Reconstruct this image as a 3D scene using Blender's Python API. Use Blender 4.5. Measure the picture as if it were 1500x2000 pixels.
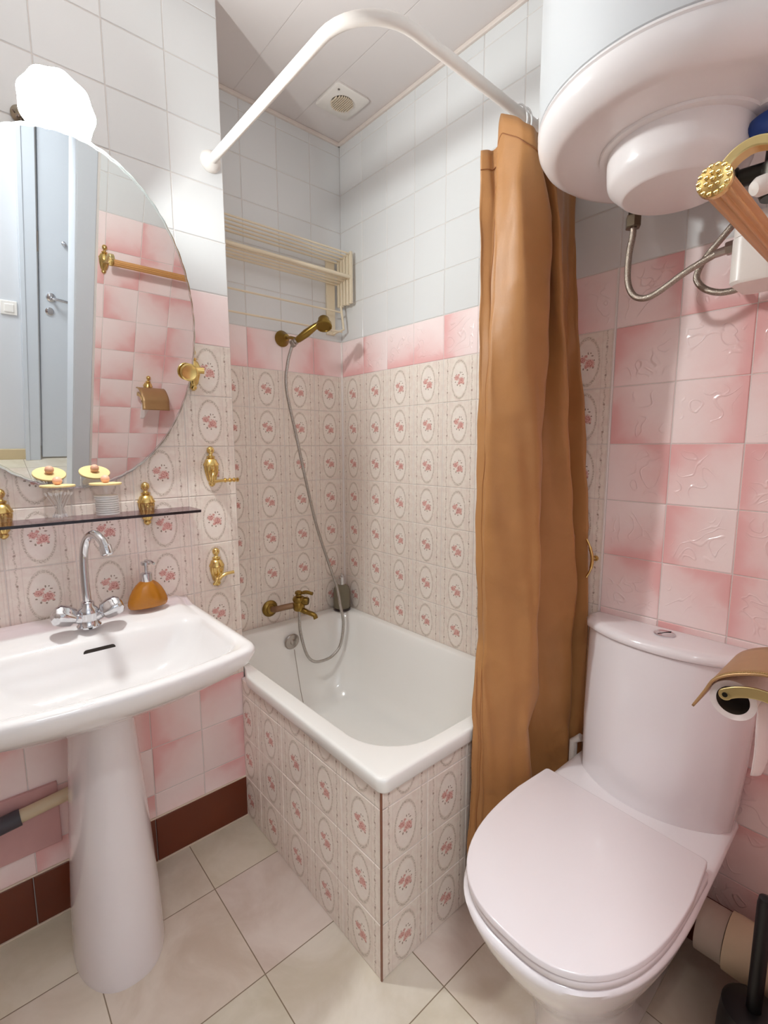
import bpy, math, random
from mathutils import Vector, Matrix
random.seed(7)
S = bpy.context.scene
COL = S.collection
for o in list(bpy.data.objects): bpy.data.objects.remove(o)
R = math.radians
# ---------------------------------------------------------------- camera
cam_d = bpy.data.cameras.new('camera'); cam = bpy.data.objects.new('camera', cam_d); COL.objects.link(cam)
S.camera = cam
cam_d.sensor_fit = 'VERTICAL'; cam_d.sensor_height = 24.0; cam_d.sensor_width = 18.0
cam_d.lens = 950.27 / 2000 * 24.0
cam_d.clip_start = 0.01; cam_d.clip_end = 50
CP = Vector((1.7929, -1.3269, 1.2652))
yaw, pit, rol = R(48.7718), R(7.616), R(-0.1341)
fw = Vector((-math.sin(yaw)*math.cos(pit), math.cos(yaw)*math.cos(pit), -math.sin(pit)))
ri = Vector((math.cos(yaw), math.sin(yaw), 0)); up = ri.cross(fw)
r2 = ri*math.cos(rol)+up*math.sin(rol); u2 = -ri*math.sin(rol)+up*math.cos(rol)
cam.matrix_world = Matrix(((r2.x, u2.x, -fw.x, CP.x), (r2.y, u2.y, -fw.y, CP.y), (r2.z, u2.z, -fw.z, CP.z), (0, 0, 0, 1)))
# ---------------------------------------------------------------- world, exposure, lights
S.view_settings.view_transform = 'Standard'; S.view_settings.look = 'None'
S.view_settings.gamma = 1.0; S.view_settings.use_curve_mapping = False
S.view_settings.exposure = 0.36
S.cycles.max_bounces = 16; S.cycles.diffuse_bounces = 10; S.cycles.glossy_bounces = 8; S.cycles.transparent_max_bounces = 16
W = bpy.data.worlds.new('world'); S.world = W; W.use_nodes = True
W.node_tree.nodes['Background'].inputs[0].default_value = (1, 0.97, 0.95, 1)
W.node_tree.nodes['Background'].inputs[1].default_value = 0.25
LAMP_C = Vector((0.50, -1.101, 1.968))      # wall lamp above the mirror
LAMP_POWER = 26.5
HALL_POWER = 26.0
def light(name, kind, loc, power, color, size=0.1, rot=None, sy=None):
    d = bpy.data.lights.new(name, kind); d.energy = power; d.color = color
    if kind == 'AREA':
        d.shape = 'RECTANGLE'; d.size = size; d.size_y = sy or size
    else: d.shadow_soft_size = size
    o = bpy.data.objects.new(name, d); COL.objects.link(o); o.location = loc
    if rot: o.rotation_euler = rot
    return o
light('hallway_ceiling_light', 'AREA', (2.10, -1.50, 2.46), HALL_POWER, (0.92, 0.98, 1.0), 0.45, (0, 0, 0))
# ---------------------------------------------------------------- node helpers
class NT:
    def __init__(s, name):
        s.m = bpy.data.materials.new(name); s.m.use_nodes = True; s.t = s.m.node_tree
        s.b = s.t.nodes['Principled BSDF']
    def link(s, a, b):
        if isinstance(a, bpy.types.NodeSocket): s.t.links.new(a, b)
        else: b.default_value = a
    def m1(s, op, *a):
        n = s.t.nodes.new('ShaderNodeMath'); n.operation = op
        for i, x in enumerate(a): s.link(x, n.inputs[i])
        return n.outputs[0]
    def add(s, a, b): return s.m1('ADD', a, b)
    def sub(s, a, b): return s.m1('SUBTRACT', a, b)
    def mul(s, a, b): return s.m1('MULTIPLY', a, b)
    def step(s, x, lo, hi, o0=0.0, o1=1.0):
        n = s.t.nodes.new('ShaderNodeMapRange'); n.interpolation_type = 'SMOOTHSTEP'
        for i, v in enumerate((x, lo, hi, o0, o1)): s.link(v, n.inputs[i])
        return n.outputs[0]
    def mix(s, f, a, b, mode='MIX'):
        n = s.t.nodes.new('ShaderNodeMix'); n.data_type = 'RGBA'; n.blend_type = mode
        s.link(f, n.inputs[0]); 
        for i, c in ((6, a), (7, b)):
            if isinstance(c, (tuple, list)): c = tuple(c)[:3]+(1,)
            s.link(c, n.inputs[i])
        return n.outputs[2]
    def coord(s, which='Object'):
        n = s.t.nodes.new('ShaderNodeTexCoord'); return n.outputs[which]
    def scale(s, v, k):
        n = s.t.nodes.new('ShaderNodeMapping'); s.link(v, n.inputs[0]); n.inputs[3].default_value = k; return n.outputs[0]
    def noise(s, vec, sc, det=2.0, rough=0.5, dist=0.0):
        n = s.t.nodes.new('ShaderNodeTexNoise'); s.link(vec, n.inputs['Vector']); n.inputs['Scale'].default_value = sc
        n.inputs['Detail'].default_value = det; n.inputs['Roughness'].default_value = rough; n.inputs['Distortion'].default_value = dist
        return n.outputs['Fac']
    def voro(s, vec, sc, feat='F1'):
        n = s.t.nodes.new('ShaderNodeTexVoronoi'); n.feature = feat; s.link(vec, n.inputs['Vector']); n.inputs['Scale'].default_value = sc
        return n.outputs['Distance']
    def sep(s, v):
        n = s.t.nodes.new('ShaderNodeSeparateXYZ'); s.link(v, n.inputs[0]); return n.outputs
    def comb(s, x, y, z=0.0):
        n = s.t.nodes.new('ShaderNodeCombineXYZ')
        for i, k in enumerate((x, y, z)): s.link(k, n.inputs[i])
        return n.outputs[0]
    def white(s, v):
        n = s.t.nodes.new('ShaderNodeTexWhiteNoise'); n.noise_dimensions = '3D'; s.link(v, n.inputs[0]); return n.outputs[0], n.outputs[1]
    def bump(s, h, strength, dist=0.001):
        n = s.t.nodes.new('ShaderNodeBump'); n.inputs['Strength'].default_value = strength; n.inputs['Distance'].default_value = dist
        s.link(h, n.inputs['Height']); s.t.links.new(n.outputs[0], s.b.inputs['Normal'])
    def out(s, col=None, rough=0.5, metal=0.0, **k):
        if col is not None:
            if isinstance(col, (tuple, list)): col = tuple(col)[:3]+(1,)
            s.link(col, s.b.inputs['Base Color'])
        s.link(rough, s.b.inputs['Roughness']); s.link(metal, s.b.inputs['Metallic'])
        for a, v in k.items(): s.link(v, s.b.inputs[a.replace('_', ' ')])
        return s.m
def srgb(r, g, b):
    f = lambda c: (c/255/12.92) if c <= 10 else ((c/255+0.055)/1.055)**2.4
    return (f(r), f(g), f(b))
def plain(name, rgb, rough=0.4, metal=0.0, var=0.04, sc=30.0, bmp=0.0, **k):
    t = NT(name); c = srgb(*rgb); n = t.noise(t.coord(), sc, 3.0)
    lo = tuple(x*(1-var) for x in c); hi = tuple(min(1, x*(1+var)) for x in c)
    col = t.mix(n, lo, hi)
    if bmp: t.bump(n, bmp, 0.001)
    return t.out(col, rough, metal, **k)
M = {}
M['ceramic'] = plain('white_ceramic', (236, 232, 231), 0.08, var=0.01, sc=5, Coat_Weight=0.5)
M['enamel'] = plain('white_enamel', (238, 236, 232), 0.12, var=0.01, sc=5, Coat_Weight=0.4)
M['toilet'] = plain('toilet_ceramic', (232, 225, 227), 0.12, var=0.01, sc=5, Coat_Weight=0.4)
M['seat'] = plain('seat_plastic', (224, 215, 217), 0.16, var=0.01, sc=5)
M['white_plastic'] = plain('white_plastic', (232, 226, 220), 0.35, var=0.02)
M['heater_body'] = plain('heater_white_enamel', (206, 209, 212), 0.3, var=0.01, sc=4)
M['heater_plastic'] = plain('heater_pinkish_plastic', (234, 229, 229), 0.22, var=0.01, sc=4)
M['rack'] = plain('cream_painted_metal', (226, 212, 186), 0.4, var=0.03)
M['chrome'] = plain('chrome', (215, 215, 218), 0.07, 1.0, var=0.01)
M['steel'] = plain('brushed_steel', (170, 160, 152), 0.28, 1.0, var=0.05)
M['gold'] = plain('polished_brass', (220, 190, 122), 0.22, 1.0, var=0.06)
M['brass'] = plain('antique_brass', (150, 122, 62), 0.3, 1.0, var=0.12, sc=60)
M['pale_brass'] = plain('pale_satin_brass', (214, 194, 138), 0.35, 1.0, var=0.03)
M['leather_brass'] = plain('tan_bronze_cover', (176, 138, 96), 0.4, 0.45, var=0.08, sc=40)
M['amber'] = plain('amber_ceramic_glaze', (176, 112, 26), 0.15, var=0.15, sc=18)
M['wood_lid'] = plain('pale_wood', (232, 206, 148), 0.45, var=0.08, sc=25)
M['pink_ball'] = plain('pinkish_wood_bead', (232, 176, 148), 0.45, var=0.04)
M['cotton'] = plain('white_cotton', (250, 249, 247), 0.9, var=0.02, sc=200, bmp=0.3)
M['black'] = plain('black_plastic', (14, 14, 16), 0.4, var=0.1)
M['nut'] = plain('tarnished_nickel', (112, 100, 84), 0.25, 1.0, var=0.2)
M['dark'] = plain('dark_metal', (42, 38, 32), 0.35, 0.7, var=0.3)
M['blue'] = plain('blue_plastic', (20, 58, 130), 0.35, var=0.05)
M['pvc'] = plain('cream_plastic_pipe', (214, 196, 164), 0.45, var=0.06)
M['grey_pvc'] = plain('dark_grey_rubber', (72, 68, 76), 0.5, var=0.1)
M['paper'] = plain('toilet_paper', (240, 232, 230), 0.9, var=0.02, sc=300, bmp=0.2)
M['card'] = plain('brown_cardboard', (70, 58, 44), 0.8, var=0.1)
M['paint'] = plain('white_wall_paint', (208, 209, 213), 0.5, var=0.01, sc=3)
M['door'] = plain('pale_grey_door_paint', (202, 206, 212), 0.35, var=0.01, sc=3)
M['cream_caulk'] = plain('cream_caulk', (214, 196, 176), 0.5, var=0.08)
M['grout'] = plain('tile_grout', (216, 209, 204), 0.8, var=0.05, sc=80)
M['white_trim'] = plain('white_trim_strip', (236, 228, 224), 0.3, var=0.02)
M['ring'] = plain('clear_white_ring', (235, 235, 235), 0.2, var=0.01)
# mirror and glasses
t = NT('mirror_silver'); M['mirror'] = t.out((0.86, 0.88, 0.88), 0.0, 1.0)
def thin_glass(name, tint, refl=0.9):
    t = NT(name); tr = t.t.nodes.new('ShaderNodeBsdfTransparent'); tr.inputs[0].default_value = tuple(tint)+(1,)
    gl = t.t.nodes.new('ShaderNodeBsdfGlossy'); gl.inputs[0].default_value = (refl, refl, refl, 1); gl.inputs[1].default_value = 0.02
    lw_ = t.t.nodes.new('ShaderNodeLayerWeight'); lw_.inputs[0].default_value = 0.5; fc = t.add(0.03, t.mul(t.m1('POWER', lw_.outputs['Facing'], 4.0), 0.55))
    mx = t.t.nodes.new('ShaderNodeMixShader'); t.t.links.new(fc, mx.inputs[0]); t.t.links.new(tr.outputs[0], mx.inputs[1]); t.t.links.new(gl.outputs[0], mx.inputs[2])
    t.t.links.new(mx.outputs[0], t.t.nodes['Material Output'].inputs[0]); return t.m
M['smoke'] = thin_glass('smoked_glass', (0.72, 0.62, 0.66)); M['glass'] = thin_glass('clear_glass', (0.97, 0.97, 0.97))
t = NT('shelf_edge_glass'); M['edge'] = t.out((0.02, 0.015, 0.02), 0.1)
t = NT('grey_bottle_plastic'); M['greyglass'] = t.out(srgb(150, 142, 122), 0.2, Transmission_Weight=0.35, IOR=1.2)
t = NT('lamp_shade_glass'); M['shade'] = t.out((1, 0.98, 0.95), 0.3, Emission_Color=(1, 0.96, 0.9, 1), Emission_Strength=0.7)
t = NT('lamp_bulb_glow'); M['bulb'] = t.out((1, 1, 1), 0.3, Emission_Color=(1, 0.93, 0.84, 1), Emission_Strength=30.0)
# ribbed wood rod
t = NT('ribbed_oak'); v = t.coord(); n = t.noise(t.scale(v, (80, 6, 80)), 1.0, 4.0)
M['oak'] = t.out(t.mix(n, srgb(168, 112, 60), srgb(220, 168, 110)), 0.35)
# braided steel hose: fine weave
t = NT('braided_steel'); v = t.coord(); w = t.voro(v, 700.0); t.bump(w, 0.5, 0.001)
M['braid'] = t.out(t.mix(w, srgb(120, 106, 94), srgb(196, 184, 172)), 0.32, 0.9)
t = NT('shower_hose_steel'); v = t.coord(); w = t.voro(v, 500.0); t.bump(w, 0.5, 0.001)
M['hose'] = t.out(t.mix(w, srgb(140, 134, 128), srgb(214, 208, 202)), 0.25, 0.9)
# curtain fabric
t = NT('brown_satin_curtain'); v = t.coord()
n = t.noise(v, 9.0, 3.0, 0.5, 1.0); n2 = t.noise(t.scale(v, (900, 900, 300)), 1.0, 1.0)
n5 = t.noise(t.scale(v, (9, 9, 7)), 1.0, 1.5, 0.45, 0.7)
t.bump(t.add(n5, t.mul(n2, 0.02)), 0.35, 0.03)
M['curtain'] = t.out(t.mix(n, srgb(160, 110, 62), srgb(178, 126, 74)), 0.48, 0.0, Sheen_Weight=0.1, Specular_IOR_Level=0.4)
# floor tiles 0.305 m, beige stone
t = NT('beige_floor_tile'); p = t.sep(t.coord()); 
gx = t.m1('DIVIDE', t.sub(p[0], 0.530), 0.3045); gy = t.m1('DIVIDE', t.add(p[1], 0.8730), 0.3045)
fx = t.m1('ABSOLUTE', t.sub(t.m1('FRACT', t.add(gx, 0.5)), 0.5)); fy = t.m1('ABSOLUTE', t.sub(t.m1('FRACT', t.add(gy, 0.5)), 0.5))
d = t.m1('MINIMUM', fx, fy); g = t.step(d, 0.0025, 0.0055)
_, rc = t.white(t.comb(t.m1('FLOOR', gx), t.m1('FLOOR', gy)))
n = t.noise(t.coord(), 5.0, 6.0, 0.6, 0.6); n3 = t.noise(t.coord(), 38.0, 4.0, 0.6)
base = t.mix(t.step(n, 0.3, 0.7), srgb(206, 191, 170), srgb(228, 217, 202))
base = t.mix(t.mul(n3, 0.35), base, srgb(206, 194, 182))
base = t.mix(0.05, base, rc, 'OVERLAY')
t.bump(g, 0.4, 0.002)
M['floor'] = t.out(t.mix(g, srgb(138, 120, 98), base), t.step(n3, 0.2, 0.8, 0.28, 0.5))
# skirting tile
t = NT('brown_skirting_tile'); n = t.noise(t.coord(), 7.0, 2.0)
M['skirt'] = t.out(t.mix(n, srgb(92, 36, 16), srgb(112, 50, 24)), 0.3)
# ceiling planks
t = NT('ceiling_panel'); p = t.sep(t.coord()); gy = t.m1('DIVIDE', t.add(p[1], 0.2200), 0.25)
d = t.m1('ABSOLUTE', t.sub(t.m1('FRACT', t.add(gy, 0.5)), 0.5)); g = t.step(d, 0.003, 0.009)
t.bump(g, 0.5, 0.002)
M['ceil'] = t.out(t.mix(g, srgb(214, 206, 203), srgb(222, 215, 213)), 0.45)
# white wall tile
def uvbits(t):
    uv = t.coord('UV'); s = t.sep(uv)
    fu = t.m1('FRACT', s[0]); fv = t.m1('FRACT', s[1])
    cell = t.comb(t.m1('FLOOR', s[0]), t.m1('FLOOR', s[1]))
    r, rc = t.white(cell)
    return uv, fu, fv, r, rc
t = NT('white_glazed_tile'); uv, fu, fv, r, rc = uvbits(t); n = t.noise(uv, 2.0, 2.0)
t.bump(n, 0.08, 0.01)
M['tile_white'] = t.out(t.mix(t.mul(r, 0.6), srgb(219, 220, 220), srgb(227, 227, 227)), 0.14)
# pink tile, each with a graded glaze running its own way and a shallow moulded relief
def pink_tile(name, relief):
    t = NT(name); uv, fu, fv, r, rc = uvbits(t)
    ang = t.mul(r, 6.283)
    dd = t.add(t.mul(t.sub(fu, 0.5), t.m1('COSINE', ang)), t.mul(t.sub(fv, 0.5), t.m1('SINE', ang)))
    n = t.noise(uv, 2.2, 3.0, 0.5, 0.5)
    g = t.step(t.add(dd, t.mul(t.sub(n, 0.5), 0.5)), -0.55, 0.5)
    # darker rim on all tile borders, as glazed
    eu = t.m1('MINIMUM', fu, t.sub(1.0, fu)); ev = t.m1('MINIMUM', fv, t.sub(1.0, fv)); e = t.m1('MINIMUM', eu, ev)
    col = t.mix(g, srgb(240, 203, 201), srgb(246, 228, 226))
    col = t.mix(t.mul(t.step(g, 0.0, 0.35, 1.0, 0.0), t.step(e, 0.02, 0.3, 0.75, 0.1)), col, srgb(231, 170, 169))
    if relief:
        n1 = t.noise(uv, 2.6, 0.0, 0.5, 1.6)
        band = t.m1('ABSOLUTE', t.sub(n1, 0.5))
        ln = t.step(band, 0.0, 0.05, 1.0, 0.0)
        msk = t.mul(t.step(e, 0.08, 0.2), t.step(t.noise(uv, 1.3, 0.0), 0.42, 0.55))
        t.bump(t.add(t.mul(ln, msk), t.mul(n, 0.6)), 0.4, 0.004)
    else: t.bump(n, 0.25, 0.004)
    M[name] = t.out(col, 0.2)
pink_tile('tile_pink_relief', True); pink_tile('tile_pink', False)
# floral tile: cream ground, beaded oval, rose spray, garlands either side
t = NT('tile_floral'); uv, fu, fv, r, rc = uvbits(t)
n = t.noise(uv, 7.0, 4.0, 0.65); nb = t.noise(uv, 45.0, 1.0, 0.5); nc = t.noise(uv, 22.0, 1.0)
x = t.add(t.sub(fu, 0.5), t.mul(t.sub(nc, 0.5), 0.012)); y = t.add(t.sub(fv, 0.49), t.mul(t.sub(nb, 0.5), 0.012))
col = t.mix(t.step(n, 0.35, 0.65), srgb(230, 215, 205), srgb(236, 226, 215))
def circ(cx, cy, rx, ry):
    a = t.m1('DIVIDE', t.sub(x, cx), rx); b = t.m1('DIVIDE', t.sub(y, cy), ry)
    return t.m1('SQRT', t.add(t.mul(a, a), t.mul(b, b)))
e = circ(0, 0, 0.225, 0.405)
col = t.mix(t.step(e, 0.86, 0.96, 0.45, 0.0), col, srgb(242, 234, 226))
ring = t.step(t.m1('ABSOLUTE', t.sub(e, 1.03)), 0.02, 0.11, 1.0, 0.0)
ring = t.mul(ring, t.step(nb, 0.38, 0.62, 0.12, 0.72))
col = t.mix(ring, col, srgb(164, 148, 130))
# garlands
for sx in (-0.36, 0.36):
    wv = t.mul(t.m1('SINE', t.mul(fv, 31.4)), 0.009)
    ax = t.m1('ABSOLUTE', t.sub(t.sub(x, sx), wv))
    g1 = t.mul(t.step(ax, 0.006, 0.022, 1.0, 0.0), t.step(nb, 0.42, 0.6, 0.10, 0.55))
    col = t.mix(g1, col, srgb(160, 142, 122))
    for sy in (-0.27, 0.22):
        dc = circ(sx, sy, 0.024, 0.024)
        col = t.mix(t.step(dc, 0.5, 1.1, 0.6, 0.0), col, srgb(128, 96, 82))
for sx in (-0.445, 0.445, -0.28, 0.28):
    ax = t.m1('ABSOLUTE', t.sub(x, sx)); col = t.mix(t.step(ax, 0.002, 0.010, 0.22, 0.0), col, srgb(180, 166, 152))
# leaves
lf = None
for cx_, cy_, rx, ry in ((-0.12, -0.05, .018, .012), (-0.06, -0.12, .014, .02), (0.12, -0.11, .02, .012), (0.02, 0.15, .01, .022), (0.10, 0.10, .022, .010), (-0.14, 0.06, .02, .01), (0.02, -0.14, .014, .016), (0.14, 0.02, .012, .012), (-0.02, 0.11, .012, .014), (0.07, 0.15, .012, .012), (-0.09, 0.12, .01, .012)):
    d = circ(cx_, cy_, rx, ry); lf = d if lf is None else t.m1('MINIMUM', lf, d)
col = t.mix(t.step(lf, 0.8, 1.25, 0.85, 0.0), col, srgb(132, 110, 92))
# roses
ro = None
for cx_, cy_, rx, ry in ((0.055, -0.03, .09, .08), (-0.08, 0.045, .072, .062), (-0.01, -0.085, .04, .034), (-0.02, 0.10, .03, .024), (0.12, -0.09, .024, .02)):
    d = circ(cx_, cy_, rx, ry); ro = d if ro is None else t.m1('MINIMUM', ro, d)
petal = t.step(t.m1('ABSOLUTE', t.sub(t.m1('FRACT', t.add(t.mul(ro, 2.6), t.mul(nb, 2.2))), 0.5)), 0.05, 0.25)
rose = t.mix(petal, srgb(168, 84, 80), srgb(224, 172, 162))
col = t.mix(t.step(t.add(ro, t.mul(t.sub(nb, 0.5), 1.3)), 0.75, 1.1, 0.92, 0.0), col, rose)
t.bump(n, 0.08, 0.004)
M['tile_floral'] = t.out(col, 0.25)
# ---------------------------------------------------------------- mesh helpers
class MB:
    def __init__(s): s.v = []; s.f = []; s.mi = []; s.uv = []
    def quad(s, p, mi=0, uv=None):
        i = len(s.v); s.v += [tuple(q) for q in p]; s.f.append(tuple(range(i, i+len(p)))); s.mi.append(mi); s.uv.append(uv)
    def box(s, a, b, mi=0):
        (x0, y0, z0), (x1, y1, z1) = a, b; i = len(s.v)
        s.v += [(x0, y0, z0), (x1, y0, z0), (x1, y1, z0), (x0, y1, z0), (x0, y0, z1), (x1, y0, z1), (x1, y1, z1), (x0, y1, z1)]
        for q in ((0, 3, 2, 1), (4, 5, 6, 7), (0, 1, 5, 4), (1, 2, 6, 5), (2, 3, 7, 6), (3, 0, 4, 7)):
            s.f.append(tuple(i+k for k in q)); s.mi.append(mi); s.uv.append(None)
        return s
    def loft(s, rings, cap0=True, cap1=True, closed=True, mi=0):
        i = len(s.v); n = len(rings[0])
        for r_ in rings: s.v += [tuple(p) for p in r_]
        for k in range(len(rings)-1):
            for j in range(n if closed else n-1):
                a = i+k*n+j; b = i+k*n+(j+1) % n
                s.f.append((a, b, b+n, a+n)); s.mi.append(mi); s.uv.append(None)
        if cap0: s.f.append(tuple(reversed(range(i, i+n)))); s.mi.append(mi); s.uv.append(None)
        if cap1: j = i+(len(rings)-1)*n; s.f.append(tuple(range(j, j+n))); s.mi.append(mi); s.uv.append(None)
        return s
    def lathe(s, prof, c=(0, 0, 0), axis=(0, 0, 1), n=32, flute=None, sx=1.0, mi=0, cap0=True, cap1=True):
        ax = Vector(axis).normalized(); q = ax.to_track_quat('Z', 'Y'); rings = []
        for k, (r_, z) in enumerate(prof):
            ring = []
            for j in range(n):
                th = 2*math.pi*j/n; rr = r_
                if flute and flute[0] <= k <= flute[1]: rr = r_*(1+flute[3]*math.cos(flute[2]*th))
                ring.append(Vector(c)+q @ Vector((rr*math.cos(th)*sx, rr*math.sin(th), z)))
            rings.append(ring)
        return s.loft(rings, cap0, cap1, True, mi)
    def tube(s, path, r_, n=12, cap=True, mi=0, flat=None):
        P = [Vector(p) for p in path]; rings = []; prev = None
        for k, p in enumerate(P):
            d = (P[min(k+1, len(P)-1)]-P[max(k-1, 0)]).normalized()
            if prev is None:
                a = Vector((0, 0, 1)) if abs(d.z) < 0.9 else Vector((1, 0, 0))
                u = d.cross(a).normalized()
            else:
                u = (prev-d*prev.dot(d)).normalized()
            prev = u; w = d.cross(u); rad = r_[k] if isinstance(r_, (list, tuple)) else r_
            rings.append([p+u*(rad*math.cos(2*math.pi*j/n))+w*(rad*(flat or 1)*math.sin(2*math.pi*j/n)) for j in range(n)])
        return s.loft(rings, cap, cap, True, mi)
    def sphere(s, c, r_, n=20, m=12, sc=(1, 1, 1), mi=0):
        rings = []
        for k in range(1, m):
            ph = math.pi*k/m; rings.append([(c[0]+sc[0]*r_*math.sin(ph)*math.cos(2*math.pi*j/n), c[1]+sc[1]*r_*math.sin(ph)*math.sin(2*math.pi*j/n), c[2]-sc[2]*r_*math.cos(ph)) for j in range(n)])
        return s.loft(rings, True, True, True, mi)
    def grid(s, fn, nu, nv, mi=0):
        i = len(s.v)
        for a in range(nu+1):
            for b in range(nv+1): s.v.append(tuple(fn(a/nu, b/nv)))
        for a in range(nu):
            for b in range(nv):
                k = i+a*(nv+1)+b; s.f.append((k, k+nv+1, k+nv+2, k+1)); s.mi.append(mi); s.uv.append(None)
        return s
    def build(s, name, mats, parent=None, smooth=True, bevel=0, subsurf=0, solid=0, loc=None, angle=40):
        me = bpy.data.meshes.new(name); 
        if loc is not None: L = Vector(loc); s.v = [tuple(Vector(p)-L) for p in s.v]
        me.from_pydata(s.v, [], s.f); me.update()
        if not isinstance(mats, (list, tuple)): mats = [mats]
        for m in mats: me.materials.append(m)
        me.polygons.foreach_set('material_index', s.mi)
        if any(u is not None for u in s.uv):
            ul = me.uv_layers.new(name='UVMap')
            for p, u in zip(me.polygons, s.uv):
                if u is not None:
                    for li, c in zip(p.loop_indices, u): ul.data[li].uv = c
        o = bpy.data.objects.new(name, me); COL.objects.link(o)
        if loc is not None: o.location = loc
        if parent is not None: setparent(o, parent)
        if solid:
            m_ = o.modifiers.new('solid', 'SOLIDIFY'); m_.thickness = solid; m_.offset = 0
        if bevel:
            m_ = o.modifiers.new('bevel', 'BEVEL'); m_.width = bevel; m_.segments = 3; m_.limit_method = 'ANGLE'; m_.angle_limit = R(35)
        if subsurf:
            m_ = o.modifiers.new('sub', 'SUBSURF'); m_.levels = subsurf; m_.render_levels = subsurf
        if smooth:
            me.polygons.foreach_set('use_smooth', [True]*len(me.polygons))
            try: me.set_sharp_from_angle(angle=R(angle))
            except Exception: pass
        return o
def setparent(o, p):
    # object coordinates are world coordinates; keep them when parenting to an unrotated empty
    o.parent = p
    loc = Vector(p.location); q = p.parent
    while q is not None: loc += q.location; q = q.parent
    o.location = Vector(o.location)-loc
def tag(o, label=None, cat=None, group=None, kind=None):
    if label: o['label'] = label
    if cat: o['category'] = cat
    if group: o['group'] = group
    if kind: o['kind'] = kind
    return o
def thing(name, loc, label, cat, group=None):
    e = bpy.data.objects.new(name, None); COL.objects.link(e); e.location = loc; e.empty_display_size = 0.05
    return tag(e, label, cat, group)
def copy_tree(o, parent=None):
    c = o.copy(); COL.objects.link(c); c.parent = parent
    for ch in [x for x in bpy.data.objects if x.parent == o]: copy_tree(ch, c)
    return c
def struct(o): o['kind'] = 'structure'; return o
def spline(pts, per=8):
    P = [Vector(p) for p in pts]; P = [P[0]*2-P[1]]+P+[P[-1]*2-P[-2]]; out = []
    for k in range(1, len(P)-2):
        for j in range(per):
            t_ = j/per; a, b, c, d = P[k-1], P[k], P[k+1], P[k+2]
            out.append(0.5*((2*b)+(c-a)*t_+(2*a-5*b+4*c-d)*t_*t_+(3*b-a-3*c+d)*t_**3))
    out.append(P[-2]); return out
def rrect(x0, x1, y0, y1, rs, z, nc=8, ne=8, bow=0.0, zf=None):
    """rounded rectangle, rs = radii at (x1,y0),(x1,y1),(x0,y1),(x0,y0); bow pushes the x1 side out"""
    c = [(x1-rs[0], y0+rs[0], rs[0], -90), (x1-rs[1], y1-rs[1], rs[1], 0), (x0+rs[2], y1-rs[2], rs[2], 90), (x0+rs[3], y0+rs[3], rs[3], 180)]
    pts = []
    for k in range(4):
        cx, cy, r_, a0 = c[k]
        arc = [(cx+r_*math.cos(R(a0+90*j/nc)), cy+r_*math.sin(R(a0+90*j/nc))) for j in range(nc+1)]
        nx = c[(k+1) % 4]; a1 = R(nx[3]); nxt = (nx[0]+nx[2]*math.cos(a1), nx[1]+nx[2]*math.sin(a1))
        pts += arc
        for j in range(1, ne): pts.append((arc[-1][0]+(nxt[0]-arc[-1][0])*j/ne, arc[-1][1]+(nxt[1]-arc[-1][1])*j/ne))
    if bow:
        yc = (y0+y1)/2; hw = (y1-y0)/2
        pts = [(x+bow*(1-((y-yc)/hw)**2)*max(0, (x-x0)/(x1-x0))**2, y) for x, y in pts]
    return [(x, y, zf(x, y, z) if zf else z) for x, y in pts]
# ---------------------------------------------------------------- tiled walls
TW, TH, TZ = 0.15, 0.1497, 1.72
def tiled(name, org, du, dv, nrm, body, regions, mats, gmat=None, pitch=(TW, TH), gap=0.0019, rise=0.0016):
    """body: boxes; regions: (s0,s1,t0,t1,material,s_off,t_off) in metres on the plane org+s*du+t*dv"""
    b = MB()
    for a, c in body: b.box(a, c, len(mats))
    org, du, dv, nrm = Vector(org), Vector(du), Vector(dv), Vector(nrm); flip = du.cross(dv).dot(nrm) < 0
    for s0, s1, t0, t1, mi, so, to in regions:
        k0 = math.floor((s0-so)/pitch[0]+1e-4); k1 = math.ceil((s1-so)/pitch[0]-1e-4)
        r0 = math.floor((t0-to)/pitch[1]+1e-4); r1 = math.ceil((t1-to)/pitch[1]-1e-4)
        for k in range(k0, k1):
            for r_ in range(r0, r1):
                a0 = max(s0, so+k*pitch[0])+gap/2; a1 = min(s1, so+(k+1)*pitch[0])-gap/2
                b0 = max(t0, to+r_*pitch[1])+gap/2; b1 = min(t1, to+(r_+1)*pitch[1])-gap/2
                if a1-a0 < 0.004 or b1-b0 < 0.004: continue
                e = 0.0016
                tl = [random.uniform(-.0004, .0004) for _ in range(4)]
                O = [(a0, b0), (a1, b0), (a1, b1), (a0, b1)]; I = [(a0+e, b0+e), (a1-e, b0+e), (a1-e, b1-e), (a0+e, b1-e)]
                P = [org+du*s+dv*t_+nrm*0.0001 for s, t_ in O]; Q = [org+du*s+dv*t_+nrm*(rise+tl[i]) for i, (s, t_) in enumerate(I)]
                U = [((s-so)/pitch[0], (t_-to)/pitch[1]) for s, t_ in O]; V = [((s-so)/pitch[0], (t_-to)/pitch[1]) for s, t_ in I]
                qs = [(Q, V)]+[([P[i], P[(i+1) % 4], Q[(i+1) % 4], Q[i]], [U[i], U[(i+1) % 4], V[(i+1) % 4], V[i]]) for i in range(4)]
                for pp, uu in qs:
                    if flip: pp, uu = pp[::-1], uu[::-1]
                    b.quad(pp, mi, uu)
    return struct(b.build(name, list(mats)+[gmat or M['grout']], smooth=False))
WM = [M['tile_white'], M['tile_pink_relief'], M['tile_floral'], M['tile_pink']]
CZ = 2.52; MX = 0.3162; MY = -0.6606; XR = 1.75
X, Y, Zv = (1, 0, 0), (0, 1, 0), (0, 0, 1)
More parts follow.
